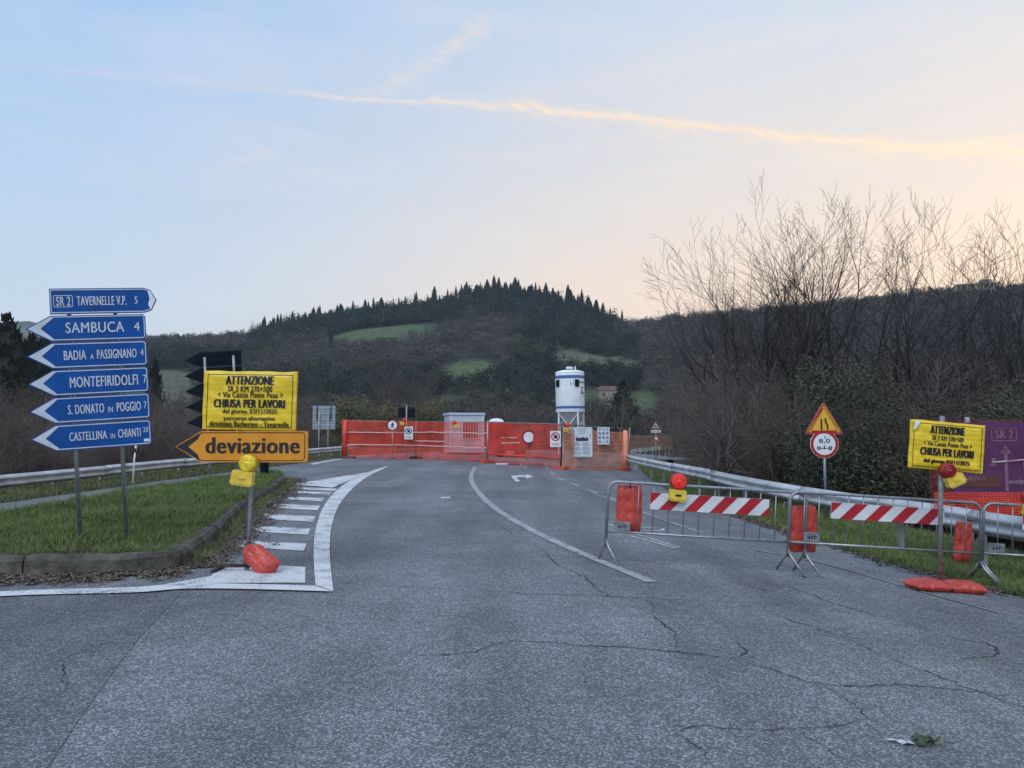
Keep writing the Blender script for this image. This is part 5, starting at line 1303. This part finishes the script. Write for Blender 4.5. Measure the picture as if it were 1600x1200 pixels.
# red-white flat pole lying along the lane behind / fence foot
a = P(775,726); b = P(868,729); t = thing('marker_pole', 'red and white banded pole lying at the foot of the third net panel', 'pole', (a.x, a.y-.4, a.z+.04), (0, 0, math.atan2((b-a).y, (b-a).x))); Lp = (b-a).length
for q in range(5):
    m_ = MB(); m_.tube([(q*Lp/5,0,0),((q+1)*Lp/5,0,0)], .035, 8); m_.build('band', stripe_w if q % 2 == 0 else stripe_r, t)

# ---- works area behind the fence
D = 50; k = D/F; p = A(703, 700, D); gz = G(p.x); cab = mat('cabin_panel', (.5,.58,.66), .5, 0, .08, 2); t = thing('site_cabin', 'light grey prefabricated site cabin with a barred window behind the net fence', 'cabin', (p.x, D, gz), (0,0,R(14)))
Wc, Hc, Dc = 2.25, CAM_H+(672-648)*k-gz, 2.4
m_ = MB(); m_.box((Wc/2, Dc/2, Hc/2+.05), (Wc, Dc, Hc-.1)); wl = m_.build('wall', cab, t)
m_ = MB(); m_.box((Wc/2, Dc/2, Hc+.06), (Wc+.16, Dc+.16, .14)); rf = m_.build('roof', cab, t); m_ = MB(); m_.box((Wc*.38, Dc*.4, Hc+.22), (.9, .7, .18)); m_.box((Wc*.38, Dc*.4, Hc+.32), (.5,.5,.03)); m_.build('roof_box', black, rf)
for xx in (.03, Wc-.03):
    m_ = MB(); m_.box((xx, -.015, Hc/2+.05), (.08,.04,Hc-.12)); m_.build('corner_post', whitep, t)
m_ = MB(); m_.box((Wc*.6, -.012, Hc*.6), (1.0,.03,1.1)); wn = m_.build('window', winm, t); m_ = MB()
for zq in (Hc*.6-.55, Hc*.6+.55): m_.box((Wc*.6,-.035,zq), (1.08,.03,.07))
for xq in (Wc*.6-.52, Wc*.6+.52): m_.box((xq,-.035,Hc*.6), (.06,.03,1.1))
m_.build('frame', whitep, wn); m_ = MB(); [m_.box((Wc*.6-.36+q*.18,-.045,Hc*.6), (.03,.03,1.08)) for q in range(5)]; m_.build('window_bar', whitep, wn)
m_ = MB()
for q in range(1, 12): m_.box((Wc+.006, q*Dc/12, Hc/2), (.02,.03,Hc-.2))
m_.build('side_ribs', cab, t)
# portable toilet
p = A(775.5, 700, 49); gz = G(p.x); t = thing('portable_toilet', 'red portable toilet with a white domed roof right of the site cabin', 'toilet', (p.x, 49, gz)); m_ = MB(); m_.box((0,0,1.05), (.95,.95,2.1)); m_.build('body', mat('toilet_red', (.55,.05,.03), .5), t)
m_ = MB(); m_.lathe([(.66,2.1),(.66,2.16),(.5,2.27),(.2,2.33),(.01,2.34)], n=4); m_.v = [tuple(Matrix.Rotation(R(45),3,'Z') @ Vector(q)) for q in m_.v]; m_.build('roof', whitep, t); m_ = MB(); m_.box((0,-.485,1.05), (.7,.03,1.8)); dr = m_.build('door', mat('toilet_red', 0), t); m_ = MB(); m_.box((.28,-.51,1.05), (.05,.04,.14)); m_.build('handle', whitep, dr)
# red mixing machine with white lettering
p = A(797, 700, 46); gz = G(p.x); t = thing('mortar_machine', 'low red site machine with white markings behind the third net panel', 'machine', (p.x, 46, gz), (0,0,R(5))); rdm = mat('machine_red', (.5,.04,.025), .45)
m_ = MB(); m_.prism([(-.9,.35),(.9,.35),(.9,1.15),(.5,1.45),(-.6,1.45),(-.9,1.2)], -.5, .5); b = m_.build('body', rdm, t); m_ = MB(); m_.box((-.1,-.51,1.15), (.9,.02,.1)); m_.box((0,-.51,.85), (1.1,.02,.12)); m_.build('marking', whitep, b)
m_ = MB(); m_.lathe([(.2,1.45),(.55,1.8),(.57,1.84),(.5,1.84)], (-.2,0,0), 16); m_.build('hopper', rdm, t)
for xx in (-.6,.6):
    for yy_ in (-.5,.5):
        m_ = MB(); m_.lathe([(.28,-.08),(.3,-.05),(.3,.05),(.28,.08)], (xx,yy_,.3), 16, 'y'); m_.build('wheel', black, t, True)
m_ = MB(); m_.tube([(.9,0,.5),(1.9,0,.45)], .04, 6); m_.build('drawbar', rust, t)
# silo
D = 58; k = D/F; p = A(892, 700, D); gz = G(min(p.x, 6)); t = thing('silo', 'white cylindrical site silo with two blue bands on splayed legs', 'silo', (p.x, D, gz), (0,R(-.6),0)); zz = lambda v: CAM_H-(v-672)*k-gz; r_ = 22.6*k
silo = mat('silo_white', (.78,.83,.88), .4, 0, .07, 1.5, .02, 8); sblue = mat('silo_blue', (.04,.15,.36), .45)
m_ = MB(); zt, zb = zz(582), zz(644.5); m_.lathe([(r_*.985,zb),(r_,zb+.05),(r_,zt-.06),(r_*.99,zt),(r_*.93,zt+.06),(r_*.6,zt+.15),(r_*.25,zt+.19),(.02,zt+.2)], n=40); b = m_.build('tank', silo, t, True)
for v0, v1 in ((587.5,592.5),(635,639)):
    m_ = MB(); m_.lathe([(r_+.006,zz(v1)),(r_+.006,zz(v0))], n=40, cap=False); m_.build('blue_band', sblue, b, True)
for v0 in (583, 597, 612, 628, 643.5):
    m_ = MB(); m_.lathe([(r_+.003,zz(v0)-.015),(r_+.016,zz(v0)),(r_+.003,zz(v0)+.015)], n=40, cap=False); m_.build('weld_seam', silo, b, True)
m_ = MB(); m_.lathe([(.18,zz(665)-.6),(.2,zz(665)-.3),(r_*.95,zb+.0)], n=32, cap=False); m_.build('cone', mat('silo_cone', (.4,.42,.43), .5, 0, .2, 3), t, True)
m_ = MB(); m_.lathe([(.28,zt+.28),(.28,zt+.42),(.05,zt+.44)], n=16); m_.tube([(r_*.4,.1,zt+.2),(r_*.4,.1,zt+.5)], .05, 6); m_.build('filler_cap', silo, b)
for an in (-150, -62, 15, 118):
    a = R(an); m_ = MB(); m_.tube([(r_*.95*math.cos(a), r_*.95*math.sin(a), zb+.3), (r_*1.0*math.cos(a), r_*1.0*math.sin(a), .02)], .075, 6); m_.build('leg', whitep, t)
ang = [R(q) for q in (-150, -62, 15, 118)]
for i in range(4):
    a, c_ = ang[i], ang[(i+1) % 4]
    for s in (0, 1):
        z0_, z1_ = (zb-.1, 1.2) if s else (1.2, zb-.1); m_ = MB(); m_.tube([(r_*.95*math.cos(a), r_*.95*math.sin(a), z0_), (r_*.95*math.cos(c_), r_*.95*math.sin(c_), z1_)], .035, 5); m_.build('brace', whitep, t)
for an in (-148, -66):
    a = R(an); m_ = MB(); rm = Matrix.Rotation(a, 3, 'Z'); m_.box(rm @ Vector((r_+.03,0,zz(600))), (.1,.32,.5), rm); bk_ = m_.build('bracket', dark, t); m_ = MB(); m_.box(rm @ Vector((r_+.05,0,zz(593.5))), (.2,.4,.07), rm); m_.build('bracket_hood', whitep, bk_)
def wraptext(txt, a0, z0_, wd, hh, bold=.03):
    q = text_mb(txt, 0, 0, wd, hh, 0, bold); q.v = [((r_+.012)*math.cos(R(a0)+x/r_), (r_+.012)*math.sin(R(a0)+x/r_), z0_+z) for x, y, z in q.v]; return q
wraptext('I I', -92, zz(603), .25, .2).build('lettering', dblue, b); m_ = wraptext('m-tec', -52, zz(600), .55, .18)
for tx_ in (('Z', 608),): q = wraptext(tx_[0], -50, zz(616), .35, .5); m_.add(q.v, q.f)
q = wraptext('o', -38, zz(617), .2, .2); m_.add(q.v, q.f); q = wraptext('- - -', -50, zz(621), .5, .05); m_.add(q.v, q.f); m_.build('lettering', dblue, b)
# grey road-sign back on two posts
D = 48; k = D/F; p = A(505.5, 700, D); gz = HT(p.x, D); t = thing('square_sign', 'pale ribbed back of a square road sign on two posts, left of the net fence', 'road sign', (p.x, D, gz), (0,0,R(3))); zz = lambda v: CAM_H-(v-672)*k-gz
nb_ = 4
for q in range(nb_):
    m_ = MB(); h_ = (zz(634)-zz(671))/nb_; m_.box((0,0,zz(671)+h_*(q+.5)), (35*k,.03,h_-.02)); m_.build('panel', mat('sign_back_grey', (.3,.36,.42), .5, .2, .1, 2), t)
    m_ = MB(); m_.box((0,-.03,zz(671)+h_*(q+.5)), (34*k,.03,.05)); m_.build('stiffener', steel, t)
for x in (-7*k, 7*k):
    m_ = MB(); m_.tube([(x,-.08,-.3),(x,-.08,zz(643))], .045, 8); m_.build('post', steel_dull, t, True)
for x in (-10.5*k, 11*k):
    m_ = MB(); m_.box((x,-.06,zz(646)), (.05,.04,.9)); m_.build('bracket', dark, t)
# dark board behind the net
D = 46; k = D/F; p = A(635, 700, D); gz = G(p.x); t = thing('dark_sign_board', 'dark rectangular board on a post just behind the left net fence', 'sign', (p.x, D, gz)); zz = lambda v: CAM_H-(v-672)*k-gz
m_ = MB(); m_.box((0,0,zz(645)), (26*k,.06,18*k)); b = m_.build('board', dark, t); m_ = MB(); m_.box((0,-.04,zz(637.5)), (26*k,.03,.05)); m_.box((0,-.04,zz(653)), (26*k,.03,.05)); m_.build('stiffener', rust, b); m_ = MB(); m_.tube([(0,-.07,0),(0,-.07,zz(634))], .045, 8); m_.build('post', steel_dull, t, True)
# thin white delineator behind left guardrail
p = A(208, 740, 21.5); t = thing('delineator_post', 'thin pale marker post beside the left guardrail, seen between the sign posts', 'post', (p.x, 21.5, HT(p.x, 21.5))); m_ = MB(); m_.tube([(0,0,-.1),(.02,0,.7),(.06,0,1.15)], .025, 8); m_.build('shaft', whitep, t, True); m_ = MB(); m_.box((.045,-.02,.98), (.05,.02,.12)); m_.build('reflector', black, t)

# ---- crumpled plant scrap on the road, lower right
p = P(1432, 1163); t = thing('crushed_plant_scrap', 'crushed green leaves and a torn pale wrapper lying on the asphalt, lower right', 'litter', tuple(p)); random.seed(6)
def shard(cx_, cy_, s, m_, hz=.03, asp=.5):
    a = random.uniform(-.5,.5); n_ = random.randint(5,7); vs = []
    for q in range(n_):
        an = 2*PI*q/n_; r = s*random.uniform(.55, 1.1); x = r*math.cos(an); y = r*asp*math.sin(an); vs.append((cx_+x*math.cos(a)-y*math.sin(a), cy_+x*math.sin(a)+y*math.cos(a), random.uniform(.003, hz)))
    c_ = (cx_, cy_, random.uniform(.012, hz*1.2)); m_.add(vs+[c_], [(q, (q+1) % n_, n_) for q in range(n_)])
wr = mat('pale_wrapper', (.42,.46,.5), .4, 0, .2, 30); gl = mat('crushed_leaf', (.05,.08,.04), .5, 0, .4, 40, rgb2=(.015,.025,.012)); gl2 = mat('crushed_leaf_pale', (.14,.16,.11), .6)
for x, y, s in ((-.12,.02,.055),(-.085,.0,.05),(-.05,-.02,.05),(-.02,.015,.035)):
    m_ = MB(); shard(x, y, s, m_, .025, .45); m_.build('wrapper_scrap', wr, t)
for x, y, s, mm in ((.0,.0,.045,gl),(.03,-.01,.05,gl),(.05,.02,.045,gl),(.07,-.02,.045,gl2),(.1,.0,.04,gl),(.02,.035,.04,gl),(.06,-.035,.035,gl),(.13,-.005,.03,gl2),(.01,-.03,.04,gl)):
    m_ = MB(); shard(x, y, s, m_, .05, .6); m_.build('leaf', mm, t)
m_ = MB(); m_.tube([(.08,0,.02),(.14,.0,.018),(.2,-.005,.006)], .003, 4); m_.tube([(.1,-.06,.006),(.14,-.1,.01),(.18,-.12,.004)], .002, 4); m_.build('stalk', gl, t)
# pebbles / white chips on the asphalt
random.seed(15); m_ = MB()
for _ in range(260):
    y = 3+random.random()**.7*16; x = random.uniform(-.66*y, min(.66*y, 4.8)); s = random.uniform(.004,.011); z = G(x)+s*.4
    m_.add([(x-s,y,z),(x,y-s,z),(x+s,y,z),(x,y+s,z),(x,y,z+s*.8)], [(0,1,4),(1,2,4),(2,3,4),(3,0,4)])
stuff(m_.build('loose_grit', mat('pale_grit', (.35,.35,.34), .8), None), 'scattered pale grit and chips on the asphalt')

# ================================================================== evening haze: one closed box of thin even air
m = bpy.data.materials.new('thin_air'); m.use_nodes = True; m.node_tree.nodes.clear(); v = m.node_tree.nodes.new('ShaderNodeVolumePrincipled'); o_ = m.node_tree.nodes.new('ShaderNodeOutputMaterial')
v.inputs['Density'].default_value = .00016; v.inputs['Color'].default_value = (.66,.82,1,1); m.node_tree.links.new(v.outputs[0], o_.inputs['Volume'])
m_ = MB(); m_.box((0,0,122), (4300,4300,276)); stuff(m_.build('haze', m), 'thin bluish evening haze over the valley')
